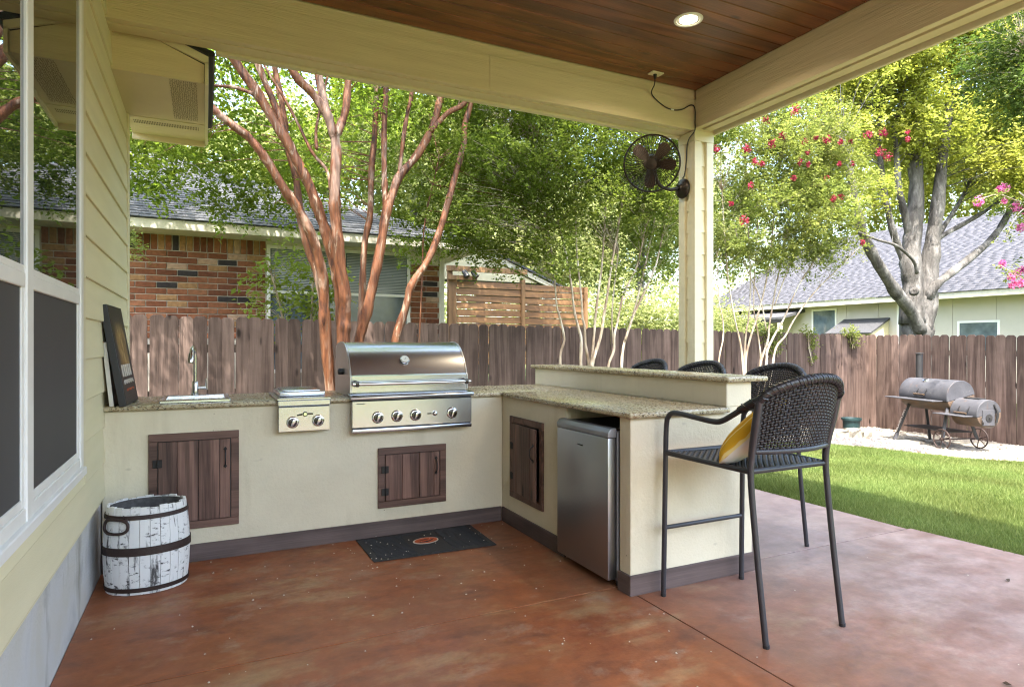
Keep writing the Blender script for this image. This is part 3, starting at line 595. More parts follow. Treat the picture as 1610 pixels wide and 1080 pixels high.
# double side burner
s = thing('side_burner', 'small two-knob stainless side burner with a flat lid between the sink and the grill', 'side burner', (-1.415, .2, .946))
bm = NB(); bx(bm, -1.571, -1.258, -.070, -.032, .750, .905, .003); obj('front_panel', bm, M['steel'], s)
bm = NB(); bx(bm, -1.582, -1.25, -.076, .50, .9475, .962, .003); bx(bm, -1.575, -1.256, -.074, -.032, .912, .9468, .004); obj('top_tray', bm, M['steel'], s)
bm = NB(); bx(bm, -1.568, -1.262, -.066, -.033, .9055, .9115); obj('shadow_gap', bm, M['black'], s)
bm = NB(); bx(bm, -1.555, -1.275, .025, .46, .964, .992, .005, 2); bx(bm, -1.53, -1.30, .06, .42, .9925, 1.002, .004, 2); obj('lid', bm, M['steel'], s, smooth=35)
knob(s, -1.488, -.070, .809, .032); knob(s, -1.333, -.070, .813, .032)
bm = NB(); prism(bm, [(-1.462, .857), (-1.43, .863), (-1.43, .851), (-1.462, .847)], 'Y', -.0735, -.0705); prism(bm, [(-1.364, .863), (-1.395, .865), (-1.395, .853), (-1.364, .853)], 'Y', -.0735, -.0705); lathe(bm, [(.016, 0), (.016, .004), (.010, .006)], (-1.4125, -.0705, .858), (0, -1, 0), 16); obj('badge', bm, M['bezel'], s)
bm = NB(); lathe(bm, [(.010, 0), (.010, .003)], (-1.4125, -.0768, .858), (0, -1, 0), 14); obj('badge_centre', bm, M['chrome'], s)
# built-in grill
g = thing('gas_grill', 'large built-in stainless gas grill with a domed lid, bar handle and control knobs', 'grill', (-.69, .25, .946))
gx0, gx1 = -1.118, -.276
prof = [(.002, .978), (.000, 1.085), (.010, 1.092), (.026, 1.125), (.048, 1.165), (.075, 1.205), (.108, 1.243), (.148, 1.276), (.195, 1.300), (.25, 1.312), (.32, 1.315), (.42, 1.308), (.50, 1.28), (.52, .978)]
bm = NB(); prism(bm, prof, 'X', gx0+.012, gx1-.012); hood = obj('lid', bm, M['steel'], g, smooth=22)
for xa, xb in ((gx0, gx0+.0115), (gx1-.0115, gx1)):
    bm = NB(); prism(bm, [(a-.002 if i < 9 else a, b+(.003 if 2 < i < 13 else 0)) for i, (a, b) in enumerate(prof)], 'X', xa, xb, .002); obj('lid_side', bm, M['steelz'], hood)
bm = NB(); tube(bm, [(gx0+.005, -.062, 1.036), (gx1-.005, -.062, 1.036)], .0125, 12); obj('handle_bar', bm, M['chrome'], hood, smooth=50)
for x in (gx0+.035, gx1-.035):
    bm = NB(); lathe(bm, [(.022, 0), (.020, .008), (.013, .014), (.013, .062)], (x, -.001, 1.036), (0, -1, 0), 14); bx(bm, x-.013, x+.013, -.078, -.048, 1.018, 1.054, .006, 2); obj('handle_bracket', bm, M['bezel'], hood, smooth=40)
q = Vector((-.728, .057, 1.19)); ax = Vector((0, -.80, .55))
bm = NB(); lathe(bm, [(.031, 0), (.033, .008), (.029, .014), (.027, .012)], q, ax, 24); th = obj('thermometer', bm, M['chrome'], hood, smooth=40)
bm = NB(); lathe(bm, [(.0265, .0125), (.001, .0128)], q, ax, 24); obj('dial', bm, M['canvas'], th)
bm = NB(); c0 = q+ax.normalized()*.0145; prism(bm, [(-.002, -.004), (.002, -.004), (0, .02)], 'Y', -.001, .001); bmesh.ops.transform(bm, matrix=Matrix.Translation(c0) @ Matrix.Rotation(math.radians(-35), 4, 'X') @ Matrix.Rotation(.7, 4, 'Y'), verts=bm.verts); obj('needle', bm, M['black'], th)
bm = NB(); lathe(bm, [(.022, 0), (.022, .03), (.015, .036)], (gx0-.001, .22, 1.11), (-1, 0, 0), 14); obj('hinge_knob', bm, M['black'], hood, smooth=40)
bm = NB(); bx(bm, gx0+.006, gx1-.006, .03, .55, .948, .9775); obj('firebox', bm, M['steelz'], g)
bm = NB(); prism(bm, [(-.085, .936), (-.088, .952), (-.078, .962), (.03, .972), (.03, .9475), (-.032, .9475), (-.032, .934)], 'X', gx0-.012, gx1+.012, .002); obj('front_ledge', bm, M['steel'], g, smooth=35)
bm = NB(); bx(bm, gx0+.004, gx1-.004, -.066, -.0325, .925, .9335); bx(bm, gx0+.004, gx1-.004, -.064, -.0325, .742, .748); obj('shadow_gap', bm, M['black'], g)
bm = NB(); bx(bm, gx0, gx1, -.072, -.0325, .749, .924, .003); obj('control_panel', bm, M['steel'], g)
bm = NB(); bx(bm, gx0, gx1, -.078, -.0325, .714, .7415, .007, 2); obj('bottom_trim', bm, M['steel'], g, smooth=35)
for x, z in ((-.950, .807), (-.819, .810), (-.690, .810), (-.425, .813)): knob(g, x, -.0722, z+.006, .034)
bm = NB(); lathe(bm, [(.016, 0), (.017, .006), (.010, .018), (.006, .020)], (-.552, -.0722, .822), (0, -1, 0), 16); obj('ignition_button', bm, M['chrome'], g, smooth=40)
bm = NB(); bx(bm, -.606, -.575, -.0735, -.0723, .818, .826); obj('ignition_mark', bm, M['bezel'], g)
bm = NB(); bx(bm, gx0+.028, gx0+.085, -.0732, -.0723, .905, .909); obj('sticker', bm, M['potg'], g)
# mini fridge in the bar
f = thing('mini_fridge', 'silver under-counter mini fridge with a grey top grip set in the bar end', 'fridge', (.25, -1.19, 0))
bm = NB(); bx(bm, -.004, .52, -1.455, -.925, .035, .835, .004); obj('cabinet', bm, M['fgrey'], f)
bm = NB(); bx(bm, -.062, -.010, -1.450, -.912, .045, .800, .007, 2); obj('door', bm, M['fridge'], f, smooth=35)
bm = NB(); bx(bm, -.0095, -.0045, -1.444, -.93, .05, .83); obj('door_gasket', bm, M['black'], f)
bm = NB(); prism(bm, [(-.064, .8015), (-.062, .83), (-.045, .850), (-.008, .853), (-.008, .8015)], 'Y', -1.452, -.910, .004, 2); obj('top_grip', bm, M['fgrey'], f, smooth=30)
bm = NB(); bx(bm, -.0645, -.0635, -1.205, -1.150, .726, .732); obj('badge', bm, M['bezel'], f)
for yy in (-1.42, -.96):
    bm = NB(); lathe(bm, [(.016, 0), (.016, .04)], (.03, yy, 0), sides=10); obj('foot', bm, M['black'], f)
    bm = NB(); lathe(bm, [(.016, 0), (.016, .04)], (.48, yy, 0), sides=10); obj('foot', bm, M['black'], f)
bm = NB(); bx(bm, .002, .515, -1.44, -.94, .8355, .845); obj('top_panel', bm, M['black'], f)
# floor mat
m_ = thing('floor_mat', 'black ribbed rubber mat with an orange oval emblem lying before the grill', 'mat', (-.68, -.27, 0))
bm = NB(); prism(bm, [(-1.085, -.03), (-1.078, -.500), (-.285, -.522), (-.272, -.028)], 'Z', .001, .007, .002); obj('base', bm, M['rubber'], m_)
rib = NB()
for k in range(17):
    for xa, xb in ((-1.04, -.80), (-.56, -.32)): y = -.065-.0248*k; bx(rib, xa, xb, y-.008, y, .0072, .0108)
for y in (-.5, -.075): bx(rib, -.785, -.575, y, y+.025, .0072, .0105)
obj('ribs', rib, M['rubber'], m_)
def oval(bm, cx, cy, a, b, z0, z1, rot=0, n=28, t0=0, t1=2*PI):
    P = []
    for k in range(n):
        t = t0+(t1-t0)*k/(n if t1-t0 > 6.2 else n-1); x, y = a*math.cos(t), b*math.sin(t); P.append((cx+x*math.cos(rot)-y*math.sin(rot), cy+x*math.sin(rot)+y*math.cos(rot)))
    prism(bm, P, 'Z', z0, z1)
bm = NB(); oval(bm, -.675, -.25, .088, .062, .0072, .0090, .15); em = obj('emblem', bm, M['offw'], m_)
bm = NB(); oval(bm, -.673, -.25, .079, .053, .0092, .0102, .15); obj('emblem_oval', bm, M['orange'], em)
bm = NB(); prism(bm, [(-.735, -.262), (-.70, -.272), (-.655, -.262), (-.61, -.225), (-.635, -.262), (-.675, -.285), (-.72, -.282)], 'Z', .0103, .0110); prism(bm, [(-.72, -.238), (-.675, -.226), (-.65, -.234), (-.69, -.243)], 'Z', .0103, .0110); obj('emblem_mark', bm, M['rubber'], em)
# oval whitewashed stave basket
b = thing('barrel_basket', 'oval whitewashed stave basket with brown iron hoops and a ring handle in the corner', 'basket', (-2.262, -.300, 0))
bc = (-2.262, -.300); BA, BB = .196, .158
def bprof(z): t = z/.455; return .955+.10*math.sin(PI*min(max(t*.92+.06, 0), 1))-.02*t
def bpt(th, z, off=0): k = bprof(z); return Vector((bc[0]+(BA*k+off)*math.cos(th), bc[1]+(BB*k+off)*math.sin(th), z))
NS = 26
for i in range(NS):
    bm = NB(); ta, tb = 2*PI*i/NS+.006, 2*PI*(i+1)/NS-.006; hz = .455-.004*(i % 3); zs = [.003, .1, .2, .3, .38, hz]; o1 = .001*(i % 2)
    for ths, off in (((ta, (ta+tb)/2, tb), o1), ((ta, (ta+tb)/2, tb), o1-.013)):
        pass
    G = [[[bm.verts.new(bpt(t, z_, off)) for z_ in zs] for t in (ta, (ta+tb)/2, tb)] for off in (o1, o1-.013)]
    for a_ in range(2):
        for zi in range(5):
            bm.faces.new((G[0][a_][zi], G[0][a_+1][zi], G[0][a_+1][zi+1], G[0][a_][zi+1])); bm.faces.new((G[1][a_+1][zi], G[1][a_][zi], G[1][a_][zi+1], G[1][a_+1][zi+1]))
        bm.faces.new((G[0][a_][5], G[0][a_+1][5], G[1][a_+1][5], G[1][a_][5])); bm.faces.new((G[0][a_+1][0], G[0][a_][0], G[1][a_][0], G[1][a_+1][0]))
    for e_ in (0, 2):
        for zi in range(5): bm.faces.new((G[0][e_][zi], G[0][e_][zi+1], G[1][e_][zi+1], G[1][e_][zi]))
    obj('stave', bm, M['whitewash'], b)
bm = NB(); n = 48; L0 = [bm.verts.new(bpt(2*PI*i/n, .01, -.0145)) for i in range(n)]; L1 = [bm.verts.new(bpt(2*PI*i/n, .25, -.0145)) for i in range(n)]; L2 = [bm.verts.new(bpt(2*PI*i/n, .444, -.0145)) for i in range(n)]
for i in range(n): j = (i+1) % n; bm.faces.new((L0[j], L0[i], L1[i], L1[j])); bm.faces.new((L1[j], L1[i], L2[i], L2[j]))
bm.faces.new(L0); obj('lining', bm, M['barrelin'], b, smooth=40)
for za, zb in ((.018, .040), (.208, .250), (.392, .414)):
    bm = NB(); n = 56; ro = []
    for (z_, off) in ((za, .0025), (za, .006), (zb, .006), (zb, .0025)): ro.append([bm.verts.new(bpt(2*PI*i/n, z_, off)) for i in range(n)])
    for k in range(4):
        for i in range(n): j = (i+1) % n; bm.faces.new((ro[k][i], ro[k][j], ro[(k+1) % 4][j], ro[(k+1) % 4][i]))
    obj('hoop', bm, M['hoop'], b, smooth=40)
th0 = math.radians(-131)
bm = NB(); P = []
for k in range(24):
    t = 2*PI*k/24; u = .062*math.copysign(abs(math.cos(t))**.7, math.cos(t)); v = .036*math.copysign(abs(math.sin(t))**.8, math.sin(t)); P.append(bpt(th0+u/.175, .362+v, .016))
tube(bm, P, .0075, 8, closed=True); 
for u in (-.05, .05): tube(bm, [bpt(th0+u/.175, .395, .004), bpt(th0+u/.175, .388, .018)], .009, 6)
obj('handle', bm, M['hoop'], b, smooth=50)
# pictures leaning on the house wall
def leaning(name, label, y0, y1, h, d0, d1, thick, mat_edge, skew=0):
    """panel standing on the granite, foot d0 from the wall, top d1 from the wall"""
    p = thing(name, label, 'picture', (XW+d0, (y0+y1)/2, .946)); return p
def panel_bm(y0, y1, z0, z1, t, bev=.002):
    bm = NB(); bx(bm, 0, t, y0, y1, z0, z1, bev); return bm
ang = math.atan2(.112-.022, .56)
T = Matrix.Translation((XW+.135, .16, .948)) @ Matrix.Rotation(math.radians(-2), 4, 'Z') @ Matrix.Rotation(-.165, 4, 'Y')
p = thing('dark_picture', 'tall dark poster panel with a gold print and pale lettering leaning on the house wall', 'picture', (XW+.135, .16, .948))
bm = panel_bm(-.22, .28, 0, .585, .036); bmesh.ops.transform(bm, matrix=T @ Matrix.Translation((-.036, 0, 0)), verts=bm.verts); obj('panel', bm, M['picblack'], p)
bm = NB(); bx(bm, .0003, .0015, -.205, .265, .012, .573); bmesh.ops.transform(bm, matrix=T, verts=bm.verts); obj('print', bm, M['poster'], p)
bm = NB()
for k in range(5): y = -.15+.072*k; bx(bm, .0016, .0022, y, y+.052, .165, .235)
for k in range(9): y = -.14+.04*k; bx(bm, .0016, .0022, y, y+.028, .120+.006*(k % 2), .146)
bmesh.ops.transform(bm, matrix=T, verts=bm.verts); obj('pale_lettering', bm, M['offw'], p)
bm = NB()
for k in range(6): y = -.09+.045*k; bx(bm, .0016, .0022, y, y+.034, .078+.01*(k % 3 == 1), .092)
bmesh.ops.transform(bm, matrix=T, verts=bm.verts); obj('gold_lettering', bm, M['orange'], p)
p = thing('white_canvas', 'thin pale-edged canvas board leaning behind the dark poster panel', 'canvas', (XW+.045, .05, .948))
bm = NB(); bx(bm, -.022, 0, -.085, .30, 0, .365, .002); T2 = Matrix.Translation((XW+.064, .05, .948)) @ Matrix.Rotation(-.098, 4, 'Y'); bmesh.ops.transform(bm, matrix=T2, verts=bm.verts); obj('board', bm, M['canvas'], p)
bm = NB(); bx(bm, .0003, .0014, -.083, .298, .003, .362); bmesh.ops.transform(bm, matrix=T2, verts=bm.verts); obj('shade_face', bm, M['picblack'], p)  # black sheet stands in for shade between canvas and poster panel
# ------------------------------------------------------------------ bar stools (built at the origin, facing +Y)
def weave(fn, nu, nv, wu, wv, amp, name, m, parent, th=.003):
    """woven strands on the surface fn(u,v) -> (point, normal); u,v in 0..1"""
    V = []; F = []
    def strand(path, w_, nrm, side):
        b = len(V)
        for p_, n_, s_ in zip(path, nrm, side):
            V.extend([p_-s_*w_+n_*0, p_+n_*th, p_+s_*w_, p_-n_*th])
        for i in range(len(path)-1):
            for k in range(4): F.append((b+i*4+k, b+i*4+(k+1) % 4, b+(i+1)*4+(k+1) % 4, b+(i+1)*4+k))
    for j in range(nv):
        v = (j+.5)/nv; P, Nn, S = [], [], []
        for i in range(2*nu+1):
            u = i/(2*nu); p_, n_ = fn(u, v); p2, _ = fn(min(u+.004, 1), v); p1, _ = fn(max(u-.004, 0), v); t = (p2-p1).normalized(); sgn = math.sin(PI*u*nu+PI*.5)*0+ (math.cos(PI*u*nu+ (PI if j % 2 else 0)-PI/2))
            P.append(p_+n_*amp*sgn); Nn.append(n_); S.append(n_.cross(t).normalized())
        strand(P, wv, Nn, S)
    for i in range(nu):
        u = (i+.5)/nu; P, Nn, S = [], [], []
        for j in range(2*nv+1):
            v = j/(2*nv); p_, n_ = fn(u, v); p2, _ = fn(u, min(v+.004, 1)); p1, _ = fn(u, max(v-.004, 0)); t = (p2-p1).normalized(); sgn = math.cos(PI*v*nv+(0 if i % 2 else PI)-PI/2)
            P.append(p_+n_*amp*sgn); Nn.append(n_); S.append(n_.cross(t).normalized())
        strand(P, wu, Nn, S)
    return npmesh(name, np.array([tuple(p_) for p_ in V]), np.array(F), m, parent, smooth=True)
def back_pt(u, v):
    x_ = u*2-1; c_ = 1-x_*x_
    lo = Vector((.228*x_, -.278-.045*c_, .835)); hi = Vector((.248*x_, -.325-.105*c_, 1.055+.092*c_**.65)); return lo.lerp(hi, v)
def back_fn(u, v):
    p_ = back_pt(u, v); a = back_pt(min(u+.01, 1), v)-back_pt(max(u-.01, 0), v); b_ = back_pt(u, min(v+.01, 1))-back_pt(u, max(v-.01, 0)); return p_, a.cross(b_).normalized()
def seat_pt(u, v):
    x_ = u*2-1; y_ = .258-.515*v; hw = .266-.022*v; return Vector((hw*x_, y_, .748-.012*(1-x_*x_)-.006*math.sin(PI*v)))
def seat_fn(u, v): return seat_pt(u, v), Vector((0, 0, 1))
def make_stool():
    t = thing('bar_stool', 'x', 'bar stool')
    weave(seat_fn, 28, 30, .0078, .0078, .0034, 'seat', M['wicker'], t)
    weave(back_fn, 30, 21, .0062, .0060, .0036, 'backrest', M['wicker'], t)
    for sx in (-1, 1):
        bm = NB(); arm = crom([(sx*.272, .285, 0), (sx*.268, .272, .74), (sx*.267, .268, .875)], 4)+crom([(sx*.267, .262, .915), (sx*.266, .235, .945), (sx*.264, .185, .953), (sx*.262, .05, .944), (sx*.260, -.06, .938), (sx*.258, -.12, .950), (sx*.256, -.22, 1.005), (sx*.254, -.315, 1.058)], 5); tube(bm, arm, .0135, 10); obj('front_leg', bm, M['frame'], t, smooth=50)
        bm = NB(); tube(bm, crom([(sx*.243, -.352, 0), (sx*.243, -.30, .40), (sx*.243, -.268, .70), (sx*.240, -.272, .82), (sx*.247, -.300, .95), (sx*.250, -.322, 1.058)], 5), [.0135, .0135, .0140, .0165, .018, .018], 10); obj('rear_leg', bm, M['frame'], t, smooth=50)
        bm = NB(); tube(bm, [(sx*.268, .268, .742), (sx*.245, -.262, .738)], .013, 8); obj('seat_rail', bm, M['wicker'], t, smooth=50)
        for (x_, y_) in ((.272, .285), (.243, -.352)):
            bm = NB(); lathe(bm, [(.0125, .0), (.0145, .002), (.0145, .016)], (sx*x_, y_, 0), sides=10); obj('foot_cap', bm, M['black'], t)
    bm = NB(); tube(bm, [(-.267, .264, .742), (.267, .264, .742)], .015, 8); obj('seat_rail', bm, M['wicker'], t, smooth=50); bm = NB(); tube(bm, [(-.245, -.262, .738), (.245, -.262, .738)], .013, 8); obj('seat_rail', bm, M['wicker'], t, smooth=50)
    bm = NB(); tube(bm, [(-.270, .279, .355), (.270, .279, .355)], .0115, 8); obj('footrest', bm, M['frame'], t, smooth=50)
    bm = NB(); tube(bm, [back_pt(u/16, 0)-Vector((0, 0, .008)) for u in range(17)], .013, 8); obj('back_rail', bm, M['frame'], t, smooth=50)
    # wrapped crest: one rail and the turns of flat cane wound round it
    bm = NB(); CP = [back_pt(u/24, 1)+Vector((0, -.004, .006)) for u in range(25)]; CP = [Vector((-.257, -.215, 1.004)), Vector((-.256, -.275, 1.036))]+CP+[Vector((.256, -.275, 1.036)), Vector((.257, -.215, 1.004))]; tube(bm, CP, [.016]+[.019]*3+[.0205]*21+[.019]*3+[.016], 10)
    cr = obj('crest_rail', bm, M['wicker'], t, smooth=50)
    bm = NB(); fine = crom(CP, 10); n = len(fine)
    for ph in (0, PI):
        P = []
        for i in range(n):
            tg = (fine[min(i+1, n-1)]-fine[max(i-1, 0)]).normalized(); u_ = tg.cross(Vector((0, 0, 1))).normalized(); v_ = tg.cross(u_); a = i*.42+ph; P.append(fine[i]+(u_*math.cos(a)+v_*math.sin(a))*.0195)
        tube(bm, P, .0034, 4, flat=(1, 1))
    obj('cane_wrap', bm, M['wicker'], cr, smooth=50)
    return t
stool = make_stool(); SG = 'bar stools around the raised bar'
stool.location = (.420, -1.930, 0); stool['label'] = 'nearest black woven bar stool, at the bar end, with a cushion on its seat'; stool['group'] = SG
for loc, rz, lab in (((1.15, -1.17, 0), 90.0, 'black woven bar stool directly behind the cushioned one, on the lawn side of the bar'),
                     ((1.16, -.46, 0), 92.0, 'middle stool behind the raised bar, its back top showing just before the column'),
                     ((1.17, .22, 0), 88.0, 'farthest bar stool, only its rounded back top showing above the raised granite')):
    c = dup(stool); c.location = loc; c.rotation_euler = (0, 0, math.radians(rz)); c['label'] = lab; c['group'] = SG
# cushion
cu = NB(); n = 18
def pil(u, v, s_):
    x_, z_ = u*2-1, v*2-1; k = max(0, (1-abs(x_)**2.6)*(1-abs(z_)**2.6))**.45; pinch = 1-.06*(x_*x_*z_*z_)-.05*(1-abs(x_))*abs(z_)**3-.05*(1-abs(z_))*abs(x_)**3
    return Vector((.195*x_*pinch, s_*.072*k, .195*z_*pinch))
for s_ in (-1, 1):
    gq = [[cu.verts.new(pil(i/n, j/n, s_)) for j in range(n+1)] for i in range(n+1)]
    for i in range(n):
        for j in range(n): cu.faces.new((gq[i][j], gq[i+1][j], gq[i+1][j+1], gq[i][j+1]))
bmesh.ops.remove_doubles(cu, verts=cu.verts, dist=.0008)
pw = obj('throw_pillow', cu, M['pillow'], None, smooth=True); pw.location = (.370, -2.045, .748+.142); pw.rotation_euler = (math.radians(46), math.radians(-4), math.radians(34))
tag(pw, 'yellow and white throw pillow propped on the nearest bar stool', 'pillow')
# ------------------------------------------------------------------ fan, cord, plate, recessed lamp
fan = thing('wall_fan', 'dark bronze caged oscillating fan mounted on the patio column', 'fan', (1.91, .175, 2.70))
mp = Vector((1.897, .205, 2.70))
bm = NB(); lathe(bm, [(.088, 0), (.088, .012), (.075, .03), (.04, .045), (.03, .06)], mp, (-1, 0, 0), 28); obj('wall_mount', bm, M['fanbr'], fan, smooth=40)
fc = Vector((1.46, .10, 2.845)); fa = Vector((-.62, -.70, -.33)).normalized()
bm = NB(); tube(bm, crom([mp+Vector((-.05, 0, 0)), mp+Vector((-.16, .01, -.02)), mp+Vector((-.26, .03, .03)), fc-fa*.13], 5), .016, 8); obj('arm', bm, M['fanbr'], fan, smooth=50)
bm = NB(); lathe(bm, [(.02, -.20), (.065, -.18), (.075, -.10), (.06, -.05), (.03, -.045)], fc, fa, 20); obj('motor', bm, M['fanbr'], fan, smooth=40)
u0 = fa.cross(Vector((0, 0, 1))).normalized(); v0 = u0.cross(fa).normalized()
FR = .235
bm = NB(); tube(bm, [fc+(u0*math.cos(2*PI*k/48)+v0*math.sin(2*PI*k/48))*FR for k in range(48)], .0075, 6, closed=True); cage = obj('cage', bm, M['fanbr'], fan, smooth=50)
bm = NB()
for k in range(64):
    a = 2*PI*k/64; d = u0*math.cos(a)+v0*math.sin(a); d2 = u0*math.cos(a+.25)+v0*math.sin(a+.25)
    tube(bm, [fc+d*.045+fa*.055, fc+(d*.5+d2*.5).normalized()*.14+fa*.05, fc+d2*FR*.93+fa*.03, fc+d2*FR], .0026, 3, cap=False)
    if k % 2 == 0: tube(bm, [fc+d*.06-fa*.06, fc+d*FR*.9-fa*.05, fc+d*FR], .0026, 3, cap=False)
for rr, hh in ((.11, .053), (.175, .043)): tube(bm, [fc+(u0*math.cos(2*PI*k/32)+v0*math.sin(2*PI*k/32))*rr+fa*hh for k in range(32)], .0015, 4, closed=True)
obj('guard_wires', bm, M['fanbr'], cage)
bm = NB(); lathe(bm, [(.045, .05), (.045, .058), (.01, .062)], fc, fa, 20); obj('cage_badge', bm, M['fanbr'], cage)
bm = NB(); lathe(bm, [(.035, -.045), (.035, .02), (.02, .03)], fc, fa, 16); obj('hub', bm, M['fanbr'], fan, smooth=40)
for a0 in (45, 185, 275, 130):
    a = math.radians(a0); d = u0*math.cos(a)+v0*math.sin(a); e = fa.cross(d).normalized(); tw = (e*.88+fa*.45).normalized(); bm = NB()
    out = [(.03, -.018), (.07, -.040), (.13, -.060), (.185, -.056), (.205, -.02), (.200, .025), (.17, .050), (.11, .042), (.06, .022), (.03, .016)]
    nn = d.cross(tw).normalized(); A = [bm.verts.new(fc+d*x_+tw*y_+nn*.002) for x_, y_ in out]; B = [bm.verts.new(fc+d*x_+tw*y_-nn*.002) for x_, y_ in out]
    bm.faces.new(A); bm.faces.new(B[::-1])
    for i in range(len(out)): j = (i+1) % len(out); bm.faces.new((A[i], B[i], B[j], A[j]))
    obj('blade', bm, M['fanbl'], fan)
pl = thing('outlet_cover', 'small cream weatherproof outlet plate on the plank ceiling near the column', 'outlet', (1.36, -.055, CZ))
bm = NB(); bx(bm, 1.31, 1.425, -.105, -.03, CZ-.012, CZ-.001, .003); obj('plate', bm, M['trim'], pl)
cd = thing('power_cord', 'black power cord running from the ceiling outlet down to the fan', 'cord', (1.36, -.06, CZ))
bm = NB(); tube(bm, [(1.365, -.062, CZ-.012), (1.365, -.062, CZ-.045)], [.016, .012], 10); obj('plug', bm, M['black'], cd, smooth=40)
bm = NB(); tube(bm, crom([(1.365, -.062, CZ-.04), (1.368, -.05, CZ-.09), (1.42, .05, CZ-.125), (1.55, .062, CZ-.195), (1.66, .062, CZ-.215), (1.76, .062, CZ-.195), (1.85, .055, CZ-.145), (1.893, .052, CZ-.165), (1.900, .055, CZ-.28), (1.900, .060, CZ-.36), (1.893, .12, CZ-.41), (1.893, .150, CZ-.47), (1.893, .160, CZ-.60), (1.893, .185, CZ-.72), (1.885, .205, 2.79)], 6), .0052, 6); obj('cable', bm, M['black'], cd, smooth=50)
bm = NB(); tube(bm, [(1.635, .0615, CZ-.2125), (1.665, .0615, CZ-.2148)], .0068, 8); obj('cord_tag', bm, M['white'], cd)
def recessed(x, y, first=None):
    t = thing('recessed_light', 'lit round recessed ceiling light with a cream trim ring', 'ceiling light', (x, y, CZ))
    bm = NB(); lathe(bm, [(.099, -.001), (.097, -.006), (.080, -.007), (.074, -.002)], (x, y, CZ), sides=40, cap=False); obj('trim_ring', bm, M['white'], t, smooth=40)
    bm = NB(); lathe(bm, [(.079, -.0045), (.072, -.0035), (.060, -.002)], (x, y, CZ), sides=40, cap=False); obj('baffle', bm, M['white'], t, smooth=40)
    bm = NB(); lathe(bm, [(.0605, -.0022), (.03, -.0035), (.001, -.004)], (x, y, CZ), sides=32, cap=False); obj('lens', bm, M['glow'], t, smooth=40)
    L = bpy.data.lights.new('lamp', 'AREA'); L.shape = 'DISK'; L.size = .12; L.energy = LAMP; L.color = (1, .80, .55); L.spread = math.radians(150)
    lo = bpy.data.objects.new('lamp', L); COL.objects.link(lo); lo.parent = t; lo.location = (0, 0, -.012)
LAMP = 2.5
recessed(1.02, -.85)
# ------------------------------------------------------------------ fence
FY, FXR = 3.53, 9.31
def picket_mesh(h, w, seed):
    r = random.Random(seed); bm = NB(); c = .026
    prism(bm, [(-w/2, 0), (w/2, 0), (w/2, h-c*1.3), (w/2-c, h-.004), (w/2-c*1.5, h), (-w/2+c*1.5, h), (-w/2+c, h-.004), (-w/2, h-c*1.3)], 'Y', 0, .016, .0025); return mesh('picket', bm, M['fence'])
PK = [picket_mesh(2.0, .1385+.0008*k, k) for k in range(4)]
fb = thing('wood_fence', 'dark stained dog-ear board fence running behind the kitchen and the crape myrtles', 'fence', (2.5, FY, -.2))
x = -4.3; k = 0
while x < FXR+.02:
    top = 1.612-.0118*(x+2.6)+R_.uniform(-.008, .008)
    inst('picket', PK[k % 4], fb, (x, FY+R_.uniform(-.004, .004), top-2.0), (R_.uniform(-.004, .004), R_.uniform(-.006, .006), R_.uniform(-.012, .012))); x += .1418+R_.uniform(-.0014, .0014); k += 1
bm = NB()
for z in (.15, .75, 1.25): bx(bm, -4.3, FXR, FY+.0185, FY+.057, z-.045, z+.045)
obj('fence_rail', bm, M['rail'], fb)
bm = NB(); bx(bm, FXR+.002, FXR+.09, FY-.085, FY-.002, -.5, 1.44); obj('corner_post', bm, M['fence'], fb)
for i in range(7):
    bm = NB(); bx(bm, -3.6+2.0*i, -3.51+2.0*i, FY+.058, FY+.148, -.5, 1.40); obj('fence_post', bm, M['rail'], fb)
fr_ = thing('wood_fence', 'weathered dog-ear board fence along the right side of the lawn behind the smoker', 'fence', (FXR, 0, -.2))
y = FY-.07; k = 0
while y > -3.2:
    top = 1.475-.016*(FY-y)+R_.uniform(-.008, .008)
    inst('picket', PK[k % 4], fr_, (FXR+R_.uniform(-.004, .004), y, top-2.0), (R_.uniform(-.004, .004), R_.uniform(-.006, .006), math.radians(-90)+R_.uniform(-.012, .012))); y -= .1418+R_.uniform(-.0014, .0014); k += 1
bm = NB()
for z in (.1, .65, 1.15): bx(bm, FXR+.02, FXR+.058, -3.2, FY, z-.045, z+.045)
obj('fence_rail', bm, M['rail'], fr_)
for i in range(4):
    bm = NB(); bx(bm, FXR+.059, FXR+.149, 3.0-2.0*i, 3.09-2.0*i, -.5, 1.3); obj('fence_post', bm, M['rail'], fr_)

# ------------------------------------------------------------------ brick neighbour house behind the fence, left
nh = thing('brick_house', 'red brick neighbour house with a dark shingled hip roof behind the fence on the left', 'house', (-1, 5.0, -.2))
NY = 5.0
bm = NB(); bx(bm, -14, 1.33, NY+.012, NY+.25, -.4, 2.78); bx(bm, 1.10, 1.33, NY+.25, 15, -.4, 2.78); obj('wall', bm, M['brickm'], nh)
bk = NB(); bx(bk, -.1135, .1135, 0, .02, -.0345, .0345, .004); bk = mesh('brick', bk, M['brick']); bh = NB(); bx(bh, -.055, .055, 0, .02, -.0345, .0345, .004); bh = mesh('brick', bh, M['brick']); bs_ = NB(); bx(bs_, -.0345, .0345, 0, .02, -.0975, .0975, .004); bs_ = mesh('brick', bs_, M['brick'])
nb = 0
for r in range(14):
    z = 2.465-.081*r
    for q in range(12):
        xx = -1.36-.237*q-(.1185 if r % 2 else 0)
        if xx > -4.0 and nb < 230: inst('brick', bk, nh, (xx, NY+R_.uniform(-.003, .002), z)); nb += 1
    if r % 2: inst('brick', bh, nh, (-1.30, NY, z)); nb += 1
    for q in range(2):
        xx = .935+.237*q-(.05 if r % 2 else 0)
        if xx < 1.2: inst('brick', bk, nh, (xx, NY, z)); nb += 1
